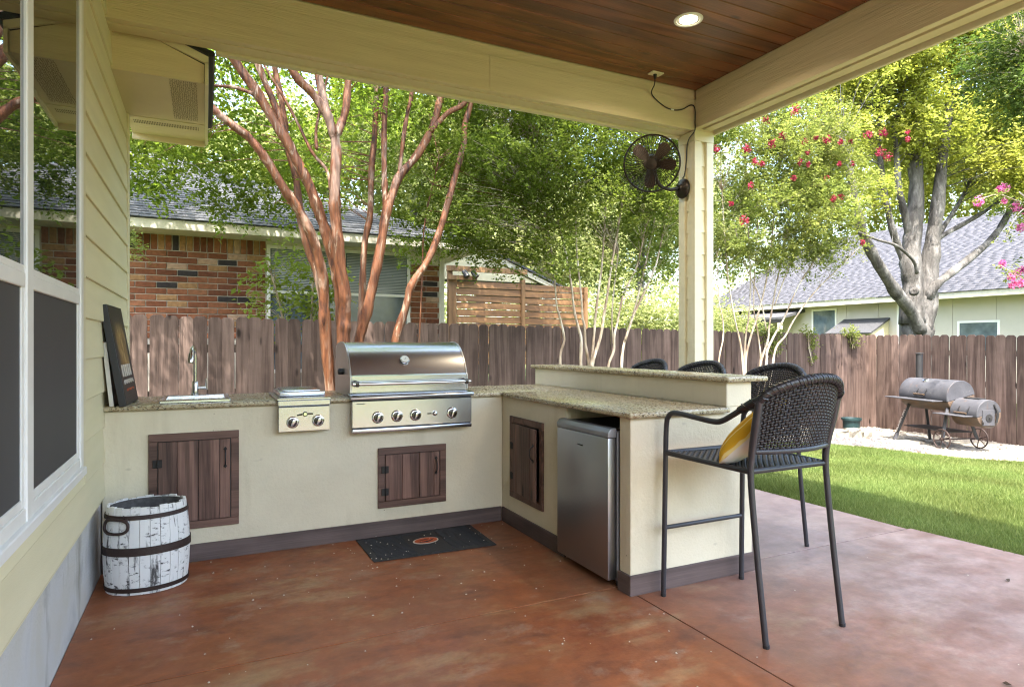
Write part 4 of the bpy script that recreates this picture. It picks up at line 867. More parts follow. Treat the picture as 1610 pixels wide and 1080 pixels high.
for q in range(36):
    inst('brick', bs_, nh, (-1.275-.081*q, NY+R_.uniform(-.003, .003), 2.61)); nb += 1
bm = NB(); bx(bm, .80, 1.25, NY, NY+.011, 2.51, 2.70); bx(bm, -1.235, .80, NY-.012, NY+.011, 2.665, 2.775); obj('frieze', bm, M['fascia'], nh)
bm = NB(); bx(bm, 1.26, 1.345, NY-.015, NY+.30, -.3, 2.77, .003); obj('corner_trim', bm, M['fascia'], nh)
for xa, xb in ((-1.225, -.215), (-.205, .795)):
    wf = NB(); bx(wf, xa, xa+.045, NY-.02, NY+.011, .9, 2.66); bx(wf, xb-.045, xb, NY-.02, NY+.011, .9, 2.66); bx(wf, xa+.0455, xb-.0455, NY-.019, NY+.011, 2.615, 2.66); bx(wf, xa+.0455, xb-.0455, NY-.022, NY+.011, 2.0, 2.04); bx(wf, xa+.0455, xb-.0455, NY-.019, NY+.011, .9, .95)
    wf = obj('window', wf, M['white'], nh)
    bm = NB(); bx(bm, xa+.046, xb-.046, NY+.004, NY+.0105, .951, 2.614); obj('glass_pane', bm, M['farglass'], wf)
    bm = NB()
    for k in range(24): z = 2.06+.0228*k; quad(bm, (xa+.06, NY-.004, z), (xb-.06, NY-.004, z), (xb-.06, NY+.002, z+.015), (xa+.06, NY+.002, z+.015))
    obj('blind', bm, M['blind'], wf, norm=False)
EX, EY, EZ, PIT = 1.78, 4.52, 2.815, .43
bm = NB(); bx(bm, -14, EX, EY-.02, EY, EZ-.115, EZ, .003); bx(bm, EX-.02, EX, EY+.001, 15, EZ-.115, EZ); obj('fascia', bm, M['fascia'], nh)
bm = NB(); bx(bm, -14, EX-.021, EY+.001, NY+.2, EZ-.11, EZ-.10); bx(bm, 1.33, EX-.021, NY+.21, 15, EZ-.11, EZ-.10); obj('soffit', bm, M['fascia'], nh)
ru = 5.2
bm = NB(); quad(bm, (-14, EY-.03, EZ), (EX+.03, EY-.03, EZ), (EX-ru, EY+ru, EZ+PIT*ru), (-14, EY+ru, EZ+PIT*ru)); quad(bm, (EX+.03, EY-.03, EZ), (EX+.03, EY+2*ru, EZ), (EX-ru, EY+ru, EZ+PIT*ru)); quad(bm, (EX+.03, EY+2*ru, EZ), (-14, EY+2*ru, EZ), (-14, EY+ru, EZ+PIT*ru), (EX-ru, EY+ru, EZ+PIT*ru)); roof = obj('roof', bm, M['shingle'], nh)
sl_ = math.atan(PIT)
st = NB(); prism(st, [(0, 0), (.19, .004), (.19, .007), (0, .016)], 'X', -.151, .151); st = mesh('shingle', st, M['shingle'])
tabs = []
for r in range(38):
    s_ = .14*r*math.cos(sl_); q = -12.0+(.15 if r % 2 else 0)+(r*7 % 5)*.02
    while q < EX-s_-.1: tabs.append((r, q, s_)); q += .305
vis = [t for t in tabs if t[1] > -3.9 and t[1] < 1.7][:300]; vs_ = set(vis); V = []; F = []
base = np.array([[v.co.x, v.co.y, v.co.z] for v in st.vertices]); faces = [list(p_.vertices) for p_ in st.polygons]
cs, sn_ = math.cos(sl_), math.sin(sl_)
for t in tabs:
    r, q, s_ = t; L = (q, EY-.035+s_, EZ+.002+s_*PIT+R_.uniform(0, .003))
    if t in vs_: inst('shingle', st, roof, L, (sl_, 0, R_.uniform(-.004, .004)))
    elif q > -9:
        b_ = len(V)
        for p_ in base: V.append((p_[0]+L[0], p_[1]*cs-p_[2]*sn_+L[1], p_[1]*sn_+p_[2]*cs+L[2]))
        F += [[b_+i for i in f_] for f_ in faces if len(f_) == 4]
npmesh('shingles', np.array(V), np.array(F), M['shingle'], roof, kind='stuff')
# ------------------------------------------------------------------ porch gable and cedar privacy screen beyond the corner
gp = thing('porch_gable', 'cream porch gable of the neighbour house above the cedar screen', 'porch', (3.2, 8.6, 2.9))
bm = NB(); prism(bm, [(1.9, 2.86), (2.0, 2.80), (3.35, 3.33), (5.6, 2.45), (5.75, 2.50), (3.35, 3.46)], 'Y', 8.5, 8.56); obj('gable_trim', bm, M['fascia'], gp)
bm = NB(); prism(bm, [(2.05, 2.79), (3.35, 3.32), (4.9, 2.70), (2.05, 2.70)], 'Y', 8.561, 8.60); obj('gable_face', bm, M['trim'], gp)
bm = NB(); prism(bm, [(1.85, 2.88), (3.35, 3.47), (5.8, 2.50), (5.8, 2.54), (3.35, 3.52), (1.85, 2.93)], 'Y', 8.45, 13); obj('porch_roof', bm, M['shingle2'], gp)
for xx in (2.35, 5.2):
    bm = NB(); bx(bm, xx, xx+.13, 8.65, 8.78, -.3, 2.72); obj('porch_post', bm, M['fascia'], gp)
ps = thing('privacy_screen', 'cedar slat privacy screen with square posts beyond the fence right of the brick house', 'screen', (4.2, 8, -.2))
slt = NB(); bx(slt, -.76, .76, -.012, .012, -.068, .068, .003); slt = mesh('slat', slt, M['cedar'])
for r in range(12):
    for q in (0, 1): inst('slat', slt, ps, (3.46+q*1.59, 8.0+R_.uniform(-.004, .004), 2.54-.146*r-.012*q), (math.radians(-8), R_.uniform(-.002, .002), 0))
for xx, zt in ((2.63, 2.66), (4.225, 2.70), (5.83, 2.60)):
    bm = NB(); bx(bm, xx-.048, xx+.048, 7.95, 8.05, -.4, zt, .003); obj('post', bm, M['cedarz'], ps)
bm = NB(); bx(bm, 2.45, 4.30, 7.90, 7.948, 2.80, 2.91, .003); obj('top_beam', bm, M['cedarz'], ps)
for xx in (2.50,):
    bm = NB(); bx(bm, xx, xx+.09, 7.949, 8.04, -.4, 2.90); obj('post', bm, M['cedarz'], ps)
bm = NB(); bx(bm, 2.45, 3.1, 7.86, 7.899, 2.62, 2.71, .003); obj('bracket', bm, M['cedarz'], ps)
bl = thing('porch_lamp', 'dark double spot lamp hanging at the left end of the cedar screen', 'lamp', (2.9, 7.85, 2.72))
for xx in (2.80, 3.0):
    bm = NB(); tube(bm, [(xx, 7.86, 2.80), (xx+.05, 7.78, 2.68)], [.05, .06], 12); obj('lamp_head', bm, M['black'], bl)
# ------------------------------------------------------------------ sage house on the right
HX = 17.5
rh = thing('sage_house', 'long sage-panelled neighbour house with a pale grey shingle roof behind the right fence', 'house', (HX, 8, -.3))
for k in range(13):
    bm = NB(); y0 = 1.0+1.12*k; bx(bm, HX, HX+.03, y0+.004, y0+1.116, -.4, 2.72, .003); obj('wall_panel', bm, M['rhwall'], rh)
bm = NB(); bx(bm, HX+.031, HX+6, 1.0, 15.6, -.4, 2.7); obj('wall_core', bm, M['mulch'], rh)
for (ya, yb, za, zb, nmm) in ((10.32, 11.30, .9, 2.53, 0), (7.10, 8.22, .9, 2.53, 1), (5.38, 6.46, .95, 1.96, 0)):
    wf = NB(); bx(wf, HX-.03, HX-.001, ya, ya+.06, za, zb); bx(wf, HX-.03, HX-.001, yb-.06, yb, za, zb); bx(wf, HX-.029, HX-.001, ya+.0605, yb-.0605, zb-.06, zb); bx(wf, HX-.029, HX-.001, ya+.0605, yb-.0605, za, za+.06); wf = obj('window', wf, M['white'], rh)
    bm = NB(); bx(bm, HX-.012, HX-.002, ya+.061, yb-.061, za+.061, zb-.061); obj('glass_pane', bm, M['farglass'], wf)
bm = NB(); bx(bm, HX-.52, HX-.49, .4, 16, 2.60, 2.76); bx(bm, HX-.489, HX, .4, 16, 2.61, 2.63); obj('fascia', bm, M['fascia'], rh)
bm = NB(); RP = .50; quad(bm, (HX-.55, .3, 2.765), (HX-.55, 16.2, 2.765), (HX+6, 16.2, 2.765+RP*6.55), (HX+6, .3, 2.765+RP*6.55)); quad(bm, (HX+6, .3, 2.765+RP*6.55), (HX+6, 16.2, 2.765+RP*6.55), (HX+12.5, 16.2, 2.765), (HX+12.5, .3, 2.765)); rroof = obj('roof', bm, M['shingle2'], rh)
V = []; F = []; sl2 = math.atan(RP); ey = .145
for r in range(50):
    d0 = r*ey; y0 = .3
    while y0 < 16.1:
        j = R_.uniform(.008, .016); w_ = R_.uniform(.25, .36); b_ = len(V)
        for dd, hh in ((0, .001), (0, j), (ey*1.05, .003), (ey*1.05, .001)):
            for yy in (y0, y0+w_-.001):
                V.append((HX-.56+dd*math.cos(sl2)+d0*math.cos(sl2)-hh*math.sin(sl2), yy, 2.768+(d0+dd)*math.sin(sl2)+hh*math.cos(sl2)))
        F += [[b_, b_+1, b_+3, b_+2], [b_+2, b_+3, b_+5, b_+4], [b_, b_+2, b_+4, b_+6], [b_+1, b_+7, b_+5, b_+3]]; y0 += w_
npmesh('shingles', np.array(V), np.array(F), M['shingle2'], rroof, kind='stuff')
aw = thing('window_awning', 'small dark shingled lean-to awning on the wall of the sage house', 'awning', (HX-.4, 9.2, 1.9))
bm = NB(); prism(bm, [(HX-.001, 2.08), (HX-.95, 1.62), (HX-.96, 1.66), (HX-.001, 2.14)], 'Y', 8.45, 10.05); obj('awning_roof', bm, M['shingle'], aw)
for yy in (8.5, 9.95):
    bm = NB(); prism(bm, [(HX-.001, 2.06), (HX-.9, 1.63), (HX-.001, 1.2)], 'Y', yy, yy+.05); obj('side_bracket', bm, M['trim'], aw)
pp = thing('porch_roof', 'low shingled porch roof at the far end of the sage house', 'porch', (HX-1.0, 13, 2.2))
bm = NB(); prism(bm, [(HX-.001, 2.45), (HX-1.2, 2.18), (HX-1.2, 2.26), (HX-.001, 2.56)], 'Y', 11.6, 15.2); obj('awning_roof', bm, M['shingle'], pp)
bm = NB(); bx(bm, HX-1.19, HX-1.12, 11.6, 15.2, 2.06, 2.18); obj('porch_beam', bm, M['smokedark'], pp)
for yy in (11.65, 15.0):
    bm = NB(); bx(bm, HX-1.2, HX-1.08, yy, yy+.12, -.3, 2.05); obj('post', bm, M['trim'], pp)

# ------------------------------------------------------------------ foliage
def crown(name, parent, blobs, n, per, size, m, seed, spread=.30, droop=.15, kind=None, tmean=.45, edge=.45, lum=0):
    g = np.random.default_rng(seed); B = np.array([b_[:3] for b_ in blobs]); Rr = np.array([b_[3:6] if len(b_) > 4 else (b_[3],)*3 for b_ in blobs], float)
    wt = np.array([b_[6] if len(b_) > 6 else 1 for b_ in blobs])*np.prod(Rr, 1)**.75; wt = wt/wt.sum(); i = g.choice(len(B), n, p=wt)
    d = g.normal(size=(n, 3)); d /= np.linalg.norm(d, axis=1)[:, None]; c = B[i]+d*Rr[i]*(g.random(n)**edge)[:, None]
    tw = d*.55+g.normal(size=(n, 3))*.55+np.array([0, 0, .12]); tw /= np.linalg.norm(tw, axis=1)[:, None]; Lt = g.uniform(.6, 1.3, n)*spread
    s_ = np.linspace(0, 1, per); P = c[:, None]+tw[:, None]*(s_[None, :, None]-.35)*Lt[:, None, None]; P[..., 2] -= droop*(s_**2)[None]*Lt[:, None]
    P = P+g.normal(size=P.shape)*size*.45
    side = np.cross(tw, np.array([0, 0, 1.])); side /= np.maximum(np.linalg.norm(side, axis=1), 1e-6)[:, None]; alt = np.where(np.arange(per) % 2, 1., -1.)
    D = tw[:, None]*.45+side[:, None]*alt[None, :, None]*.9+g.normal(size=P.shape)*.42; D[..., 2] -= .22; D /= np.linalg.norm(D, axis=2)[..., None]
    up = np.zeros_like(P); up[..., 2] = 1; up += g.normal(size=P.shape)*.55; W = np.cross(D, up); W /= np.maximum(np.linalg.norm(W, axis=2), 1e-6)[..., None]; Nn = np.cross(W, D)
    sz = size*g.uniform(.5, 1.15, P.shape[:2])[..., None]*g.uniform(.75, 1.35, n)[:, None, None]
    b0 = P; tip = P+D*sz; l = P+D*sz*.45+W*sz*.27+Nn*sz*.10; r = P+D*sz*.45-W*sz*.27+Nn*sz*.10
    V = np.stack([b0, r, tip, l], 2).reshape(-1, 3); q = np.arange(n*per)[:, None]*4; F = np.concatenate([q+np.array([[0, 1, 2]]), q+np.array([[0, 2, 3]])], 1).reshape(-1, 3)
    tc = g.normal(tmean, .16, n)[:, None]+g.normal(0, .12, (n, per)); tint = np.repeat(np.clip(tc.ravel(), 0, 1), 2)
    return npmesh(name, V, F, m, parent, kind=kind, tint=tint), c, tw
def clumps(blobs, n, r, seed):
    """break big crown lobes into many separate leafy boughs"""
    g = np.random.default_rng(seed); out = []; wv = np.array([np.prod((b_[3:6] if len(b_) > 4 else (b_[3],)*3))**.75*(b_[6] if len(b_) > 6 else 1) for b_ in blobs]); wv /= wv.sum()
    for i in g.choice(len(blobs), n, p=wv):
        b_ = blobs[i]; R3 = np.array(b_[3:6] if len(b_) > 4 else (b_[3],)*3); d = g.normal(size=3); d /= np.linalg.norm(d); c = np.array(b_[:3])+d*R3*g.random()**.4*.92; q = r*g.uniform(.6, 1.35); out.append((*c, q*1.15, q*1.15, q*.75))
    return out
def twigs(parent, c, tw, stems, m, rad, every=3):
    """thin twigs joining leaf clusters to the nearest stem point"""
    S = np.array([tuple(p_) for st_ in stems for p_ in st_]); bm = NB()
    for k in range(0, len(c), every):
        d = np.linalg.norm(S-c[k]-np.array([0, 0, -.25]), axis=1); j = int(np.argmin(d))
        if d[j] > 1.6: continue
        a = Vector(S[j]); b_ = Vector(c[k]); mid = a.lerp(b_, .55)+Vector((R_.uniform(-.08, .08), R_.uniform(-.08, .08), R_.uniform(-.02, .12)))
        tube(bm, [a, mid, b_], [rad, rad*.6, rad*.3], 3, cap=False)
    if len(bm.verts): obj('twigs', bm, m, parent, kind='stuff')
    else: bm.free()
def stems_from(parent, spec, Y, m, name='stem', dy=.0, sides=9, ext=None, wob=.05, thin=1.0):
    """spec: list of (radius0, radius1, dY0, dY1, [(px,py)...]) from the ground up"""
    allp = []
    for (r0, r1, d0, d1, pts) in spec:
        n = len(pts); P = []
        for i, (px, py) in enumerate(pts):
            P.append(at(px, py, Y+d0+(d1-d0)*i/max(n-1, 1)))
        P = crom(P, 5); q0 = R_.uniform(0, 6); rr = [thin*(r0+(r1-r0)*i/(len(P)-1))*(1+.07*math.sin(i*.8+q0)+.05*math.sin(i*1.9+2*q0)) for i in range(len(P))]
        bm = NB(); tube(bm, P, rr, sides, wob=wob); obj(name, bm, m, parent, smooth=True); allp.append(P)
    return allp
def down(px, py, Y, zg):  # extend a stem foot to the ground: pixel of the point under (px,py)
    p_ = at(px, py, Y); d = (p_-CAM).dot(FWD); return (px, 541-FPX*(zg-1.3)/d)
# near crape myrtle with the cinnamon trunks
t1 = thing('crape_myrtle', 'big multi-trunk crape myrtle with peeling cinnamon bark behind the grill', 'tree', (-.35, 2.2, -.1))
Y1 = 2.2
S1 = stems_from(t1, [
    (.068, .032, 0, -.25, [(528, 700), (519, 610), (511, 507), (509, 458), (504, 418), (491, 373), (469, 329), (447, 298), (420, 253), (393, 218), (367, 198), (331, 167), (300, 120), (280, 60)]),
    (.072, .046, .05, .0, [(548, 700), (542, 600), (540, 529), (536, 480), (531, 436), (522, 400), (511, 360), (500, 329), (487, 293), (469, 258), (456, 231), (429, 187), (402, 142), (371, 98), (345, 40), (330, -60)]),
    (.040, .032, .02, .1, [(472, 262), (460, 238), (447, 205), (430, 160), (412, 118), (397, 70), (385, -20)]),
    (.050, .030, .25, .40, [(511, 480), (500, 436), (485, 390), (473, 347), (469, 311), (464, 271), (451, 227), (447, 191), (442, 155), (433, 111), (425, 50), (420, -40)]),
    (.078, .054, -.1, -.1, [(545, 700), (541, 610), (540, 538), (542, 502), (542, 462), (535, 418), (531, 373), (527, 329), (527, 284), (529, 240), (525, 208)]),
    (.054, .034, -.1, -.3, [(527, 215), (513, 178), (491, 147), (464, 118), (440, 60), (420, -40)]),
    (.052, .034, -.1, .1, [(527, 218), (514, 176), (503, 130), (496, 60), (492, -50)]),
    (.048, .032, -.1, -.1, [(527, 216), (537, 194), (544, 169), (548, 125), (556, 60), (560, -40)]),
    (.070, .038, .1, .2, [(556, 700), (559, 610), (564, 538), (576, 493), (589, 436), (598, 391), (607, 338), (618, 302), (629, 276), (656, 244), (678, 204), (691, 160), (700, 90), (704, 0)]),
    (.034, .026, .16, .1, [(676, 208), (704, 178), (731, 162), (770, 110), (800, 40)]),
    (.036, .032, .138, .3, [(604, 352), (606, 330), (605, 300), (604, 258), (604, 196), (607, 142), (608, 60), (612, -30)]),
    (.026, .022, .16, .05, [(627, 284), (633, 227), (640, 182), (647, 149), (655, 80)]),
    (.045, .034, .55, .7, [(562, 640), (565, 540), (569, 480), (573, 387), (582, 338), (584, 271), (589, 213), (591, 169), (596, 90)]),
    (.050, .031, .0, .15, [(612, 700), (616, 600), (621, 538), (638, 484), (647, 449), (673, 409), (691, 364), (704, 320), (716, 276), (729, 227), (731, 196), (740, 164), (752, 100), (760, 20)]),
    (.020, .013, -.12, .1, [(528, 330), (520, 300), (515, 270), (491, 240), (469, 196), (447, 155), (420, 111), (395, 60)]),
    (.018, .012, -.1, .2, [(498, 235), (497, 205), (504, 170), (515, 120)]),
    (.022, .012, -.0, .1, [(398, 148), (370, 138), (340, 135), (318, 130)]),
    (.010, .008, .5, .5, [(656, 640), (660, 520), (664, 430), (668, 350), (690, 250)])], Y1, M['bark'], thin=.90)
cr, c_, tw_ = crown('crown', t1, clumps([(-2.6, 2.9, 3.8, .9), (-1.9, 3.1, 4.4, 1.1), (-.9, 3.3, 4.5, 1.2), (.2, 3.2, 4.5, 1.2), (-1.8, 2.2, 5.2, 1.1), (-.2, 2.0, 5.4, 1.2), (1.1, 2.9, 4.4, 1.1), (-3.2, 3.3, 3.7, .9), (-3.0, 2.4, 4.9, 1.1), (-.4, 3.3, 3.5, .5), (.8, 3.0, 3.6, .7), (-2.0, 3.3, 3.2, .6), (-1.2, 3.0, 3.15, .45), (1.5, 3.0, 3.0, .5), (1.0, 3.2, 2.6, .35), (.45, 3.2, 2.55, .3)], 95, .42, 1), 1750, 19, .064, M['leaf_near'], 11, .34)
twigs(t1, c_, tw_, S1, M['bark'], .007, 4)
crown('crown', t1, clumps([(-3.6, 5.0, 5.0, 1.2), (-2.2, 5.2, 5.1, 1.3), (-.8, 5.2, 5.2, 1.3), (.8, 5.2, 5.2, 1.2), (-3.4, 6.6, 5.8, 1.2), (-1.6, 6.8, 6.0, 1.3), (.2, 6.8, 6.0, 1.2), (-2.8, 3.9, 4.0, .8), (-2.2, 4.0, 3.5, .5), (-3.0, 3.8, 3.35, .5), (-1.4, 4.0, 4.3, .8)], 60, .5, 6), 1300, 22, .072, M['leaf_near'], 12, .4)
crown('crown', t1, [(-2.75, 3.8, 3.42, .55, .35, .32), (-1.95, 3.8, 3.38, .6, .35, .34), (-1.15, 3.7, 3.28, .5, .35, .30), (-3.3, 3.7, 3.5, .5, .35, .35), (.9, 3.3, 2.62, .4, .3, .2), (.3, 3.3, 2.5, .35, .3, .18), (-2.5, 3.7, 3.0, .5, .3, .2), (-1.6, 3.7, 2.95, .5, .3, .2)], 480, 20, .062, M['leaf_near'], 13, .32, tmean=.6)
crown('crown', t1, clumps([(-3.7, 1.5, 5.2, .9), (-2.5, 1.3, 5.4, .9), (-1.2, 1.4, 5.4, .9), (.0, 1.4, 5.5, .9), (1.2, 1.5, 5.3, .9), (-3.0, 2.1, 6.2, .9), (-1.0, 2.1, 6.5, .9), (.8, 2.1, 6.3, .9), (-1.8, .9, 6.2, .8), (.4, .9, 6.3, .8)], 58, .45, 14), 720, 20, .068, M['leaf_near'], 14, .36)  # unseen upper boughs, added to shade and dapple the back fence
# two pale slender crape myrtles in the middle
t2 = thing('crape_myrtle', 'slender pale-stemmed crape myrtle standing before the cedar screen', 'tree', (2.5, 2.9, -.15))
S2 = stems_from(t2, [
    (.019, .010, 0, 0, [(882, 640), (881, 576), (882, 553), (887, 537), (886, 523), (879, 494), (875, 478), (868, 400), (850, 300)]),
    (.024, .011, 0, .1, [(915, 640), (913, 576), (914, 535), (911, 521), (906, 502), (902, 482), (894, 420), (870, 320), (840, 220)]),
    (.024, .010, .1, .1, [(928, 640), (926, 576), (921, 543), (919, 514), (916, 498), (914, 468), (906, 380), (905, 280)]),
    (.022, .010, 0, .2, [(929, 640), (930, 576), (934, 527), (938, 482), (944, 437), (946, 421), (952, 330), (950, 230)]),
    (.026, .011, 0, 0, [(927, 640), (931, 574), (944, 531), (950, 494), (956, 457), (961, 421), (975, 340), (990, 240)])], 2.9, M['palebark'], sides=7)
cr, c_, tw_ = crown('crown', t2, clumps([(1.3, 2.9, 3.5, 1.1), (.75, 2.75, 3.1, .8), (2.2, 2.9, 3.4, 1.0), (1.9, 2.9, 4.4, 1.2), (.9, 2.8, 4.3, 1.0), (1.25, 2.9, 2.6, .55), (2.0, 2.9, 2.55, .5), (.5, 2.8, 2.55, .35)], 115, .36, 2), 2900, 22, .050, M['leaf_mid'], 21, .28)
twigs(t2, c_, tw_, S2, M['palebark'], .004, 5)
t3 = thing('crape_myrtle', 'slender pale-stemmed crape myrtle behind the bar beside the column', 'tree', (3.1, 2.95, -.15))
S3 = stems_from(t3, [
    (.022, .010, 0, 0, [(950, 640), (956, 578), (965, 551), (966, 527), (971, 506), (981, 461), (1003, 413), (1020, 320), (1025, 230)]),
    (.024, .010, 0, .1, [(975, 640), (977, 579), (979, 553), (984, 531), (991, 510), (999, 482), (1011, 433), (1030, 340), (1045, 250)]),
    (.018, .010, 0, -.1, [(983, 535), (997, 494), (1016, 453), (1028, 427), (1035, 402), (1050, 330)]),
    (.012, .008, .1, .1, [(964, 540), (962, 500), (966, 450), (972, 400)])], 2.95, M['palebark'], sides=7)
cr, c_, tw_ = crown('crown', t3, clumps([(2.9, 2.95, 3.4, .9), (3.5, 3.0, 3.5, .9), (3.1, 2.9, 4.4, 1.1), (4.0, 2.9, 4.3, .9), (3.9, 3.0, 3.2, .7), (3.0, 3.0, 2.6, .5), (3.7, 3.0, 2.5, .5)], 100, .34, 3), 2500, 22, .048, M['leaf_mid'], 22, .28, tmean=.5)
twigs(t3, c_, tw_, S3, M['palebark'], .004, 5)
crown('crown', t3, clumps([(1.9, 1.7, 4.9, .8), (2.8, 1.6, 5.0, .8), (3.7, 1.7, 4.9, .8), (4.6, 1.9, 4.7, .7), (2.4, 2.2, 5.7, .8), (3.6, 2.2, 5.7, .8)], 26, .40, 15), 330, 20, .056, M['leaf_mid'], 24, .30)  # boughs hidden above the beam, added to shade the fence behind
# flowering crape myrtle right of the column
t4 = thing('crape_myrtle', 'many-stemmed red flowering crape myrtle right of the column', 'tree', (6.0, 2.9, -.2))
S4 = stems_from(t4, [
    (.014, .008, 0, 0, [(1128, 640), (1130, 570), (1137, 531), (1136, 500), (1130, 470), (1128, 400)]),
    (.020, .008, 0, 0, [(1176, 660), (1169, 583), (1166, 552), (1162, 530), (1155, 500), (1145, 440), (1140, 380), (1135, 300)]),
    (.020, .008, .1, .2, [(1178, 660), (1170, 583), (1171, 549), (1174, 517), (1177, 500), (1180, 440), (1175, 330), (1172, 250)]),
    (.022, .008, 0, 0, [(1180, 660), (1172, 577), (1180, 531), (1190, 500), (1205, 440), (1215, 360), (1222, 270)]),
    (.017, .007, .1, .1, [(1192, 660), (1194, 577), (1196, 561), (1193, 535), (1191, 521), (1185, 480), (1188, 400), (1195, 300)]),
    (.022, .008, 0, .1, [(1190, 660), (1195, 577), (1207, 537), (1210, 510), (1220, 450), (1235, 380), (1250, 280)]),
    (.022, .008, -.1, 0, [(1198, 660), (1205, 575), (1207, 550), (1223, 517), (1233, 500), (1255, 450), (1285, 400), (1310, 330)]),
    (.022, .007, 0, -.1, [(1205, 660), (1215, 573), (1221, 545), (1235, 528), (1249, 502), (1280, 460), (1320, 420), (1350, 390)]),
    (.012, .006, 0, 0, [(1205, 520), (1195, 470), (1165, 400), (1150, 320)]), (.012, .006, 0, 0, [(1218, 480), (1240, 420), (1270, 350), (1290, 280)])], 2.9, M['palebark'], sides=6)
cr, c_, tw_ = crown('crown', t4, clumps([(5.2, 2.9, 3.4, .95), (6.0, 2.9, 3.5, 1.0), (6.8, 2.9, 3.6, .95), (5.6, 2.9, 4.4, 1.0), (6.6, 2.9, 4.5, 1.0), (7.4, 2.9, 3.9, .75), (5.6, 2.9, 2.7, .6, .5, .5, .6), (6.5, 2.9, 2.75, .7, .5, .5, .6), (7.2, 2.9, 2.9, .6, .5, .45, .6)], 125, .33, 4), 3800, 20, .050, M['leaf_right'], 31, .26)
twigs(t4, c_, tw_, S4, M['palebark'], .0035, 5)
def blossom(parent, p_, r, n, m, seed, name='blossom'):
    g = np.random.default_rng(seed); d = g.normal(size=(n, 3)); d /= np.linalg.norm(d, axis=1)[:, None]; c = np.array(p_)+d*np.array([r, r, r*1.15])*(g.random(n)**.5)[:, None]; s_ = g.uniform(.010, .019, n)[:, None]
    a = g.normal(size=(n, 3)); a /= np.linalg.norm(a, axis=1)[:, None]; b_ = np.cross(a, g.normal(size=(n, 3))); b_ /= np.linalg.norm(b_, axis=1)[:, None]
    V = np.stack([c-a*s_, c-b_*s_*.8, c+a*s_, c+b_*s_*.8], 1).reshape(-1, 3); F = np.arange(4*n).reshape(-1, 4); return npmesh(name, V, F, m, parent, tint=np.clip(g.normal(.5, .25, n), 0, 1))
for k, (px, py, r) in enumerate([(1250, 173, .10), (1204, 190, .08), (1230, 214, .07), (1213, 227, .09), (1174, 234, .08), (1126, 235, .07), (1265, 223, .06), (1300, 220, .09), (1282, 216, .05), (1321, 223, .05), (1338, 223, .05), (1365, 212, .09), (1389, 209, .09), (1427, 209, .05), (1427, 220, .06), (1384, 240, .10), (1397, 247, .09), (1257, 255, .06), (1187, 255, .06), (1198, 259, .06), (1180, 292, .06), (1271, 259, .05), (1320, 258, .05), (1341, 258, .05), (1248, 280, .05), (1300, 280, .05), (1169, 347, .10), (1310, 313, .07), (1322, 310, .06), (1356, 381, .06), (1270, 240, .05), (1150, 320, .05)]):
    blossom(t4, at(px, py, 1.95+.25*R_.random()), r*.75, 70 if r > .06 else 40, M['petal_red'], 400+k)
# big grey tree behind the fence corner
t5 = thing('shade_tree', 'tall grey-barked tree with a yellow-green crown rising behind the fence corner', 'tree', (11.0, 3.7, -.3))
def P5(pts, Y=3.7): return pts
S5 = stems_from(t5, [
    (.42, .27, 0, 0, [(1440, 690), (1440, 620), (1440, 560), (1441, 520), (1442, 490), (1444, 468)]),
    (.27, .07, 0, .2, [(1435, 510), (1436, 450), (1432, 414), (1436, 362), (1441, 307), (1439, 251), (1440, 180), (1436, 100), (1440, 20)]),
    (.255, .06, -.1, -.2, [(1450, 520), (1457, 473), (1460, 436), (1466, 381), (1474, 325), (1482, 251), (1492, 170), (1500, 90)]),
    (.15, .06, -.15, -.5, [(1446, 520), (1434, 492), (1406, 455), (1376, 407), (1358, 370), (1352, 345), (1340, 290), (1325, 220)]),
    (.10, .05, .1, .3, [(1433, 440), (1424, 418), (1406, 370), (1395, 325), (1385, 260), (1380, 180)]),
    (.10, .05, .1, .1, [(1434, 390), (1426, 352), (1413, 296), (1411, 262), (1405, 190)]),
    (.11, .045, -.2, -.8, [(1460, 470), (1470, 450), (1506, 421), (1558, 377), (1587, 333), (1610, 280), (1640, 220)]),
    (.07, .035, -.1, -.3, [(1462, 400), (1473, 377), (1524, 347), (1554, 329), (1590, 300)]),
    (.06, .03, -.1, 0, [(1470, 385), (1482, 360), (1513, 310), (1540, 250), (1570, 180)]),
    (.04, .02, -.3, -.5, [(1442, 430), (1436, 410), (1410, 387), (1376, 376), (1350, 365)]),
    (.05, .03, 0, 0, [(1440, 250), (1465, 190), (1490, 120), (1500, 40)]), (.05, .03, 0, .3, [(1440, 220), (1410, 150), (1380, 80)])], 3.7, M['greybark'], name='trunk', sides=11, wob=.06, thin=.86)
bm = NB(); kq = at(1437, 458, 3.44)
lathe(bm, [(.015, .0), (.05, .02), (.075, .0), (.09, -.06)], kq, (-.85, -.5, .0), 14); obj('branch_collar', bm, M['greybark'], t5, smooth=True)
cr, c_, tw_ = crown('crown', t5, clumps([(9.0, 4.2, 6.2, 1.3), (9.9, 3.9, 6.0, 1.4), (10.8, 3.8, 6.8, 1.6), (11.9, 3.4, 6.4, 1.6), (12.9, 2.7, 5.8, 1.4), (11.0, 3.6, 8.1, 1.7), (9.2, 4.0, 7.6, 1.4), (12.8, 3.0, 7.8, 1.6), (13.6, 2.2, 6.6, 1.5), (14.3, 1.4, 5.6, 1.2), (9.0, 4.2, 5.0, .8), (9.8, 3.9, 4.7, .6), (12.4, 3.2, 4.9, .9, .8, .6, .8), (13.4, 2.4, 4.7, .9, .8, .6, .8), (9.2, 4.0, 4.2, .7, .5, .5, 1), (8.7, 4.2, 5.6, 1.0), (12.6, 3.0, 3.6, .35, .3, .25, .5), (11.2, 3.9, 5.4, .9, .9, .5, .7)], 160, .60, 5), 8000, 20, .085, M['leaf_big'], 51, .45)
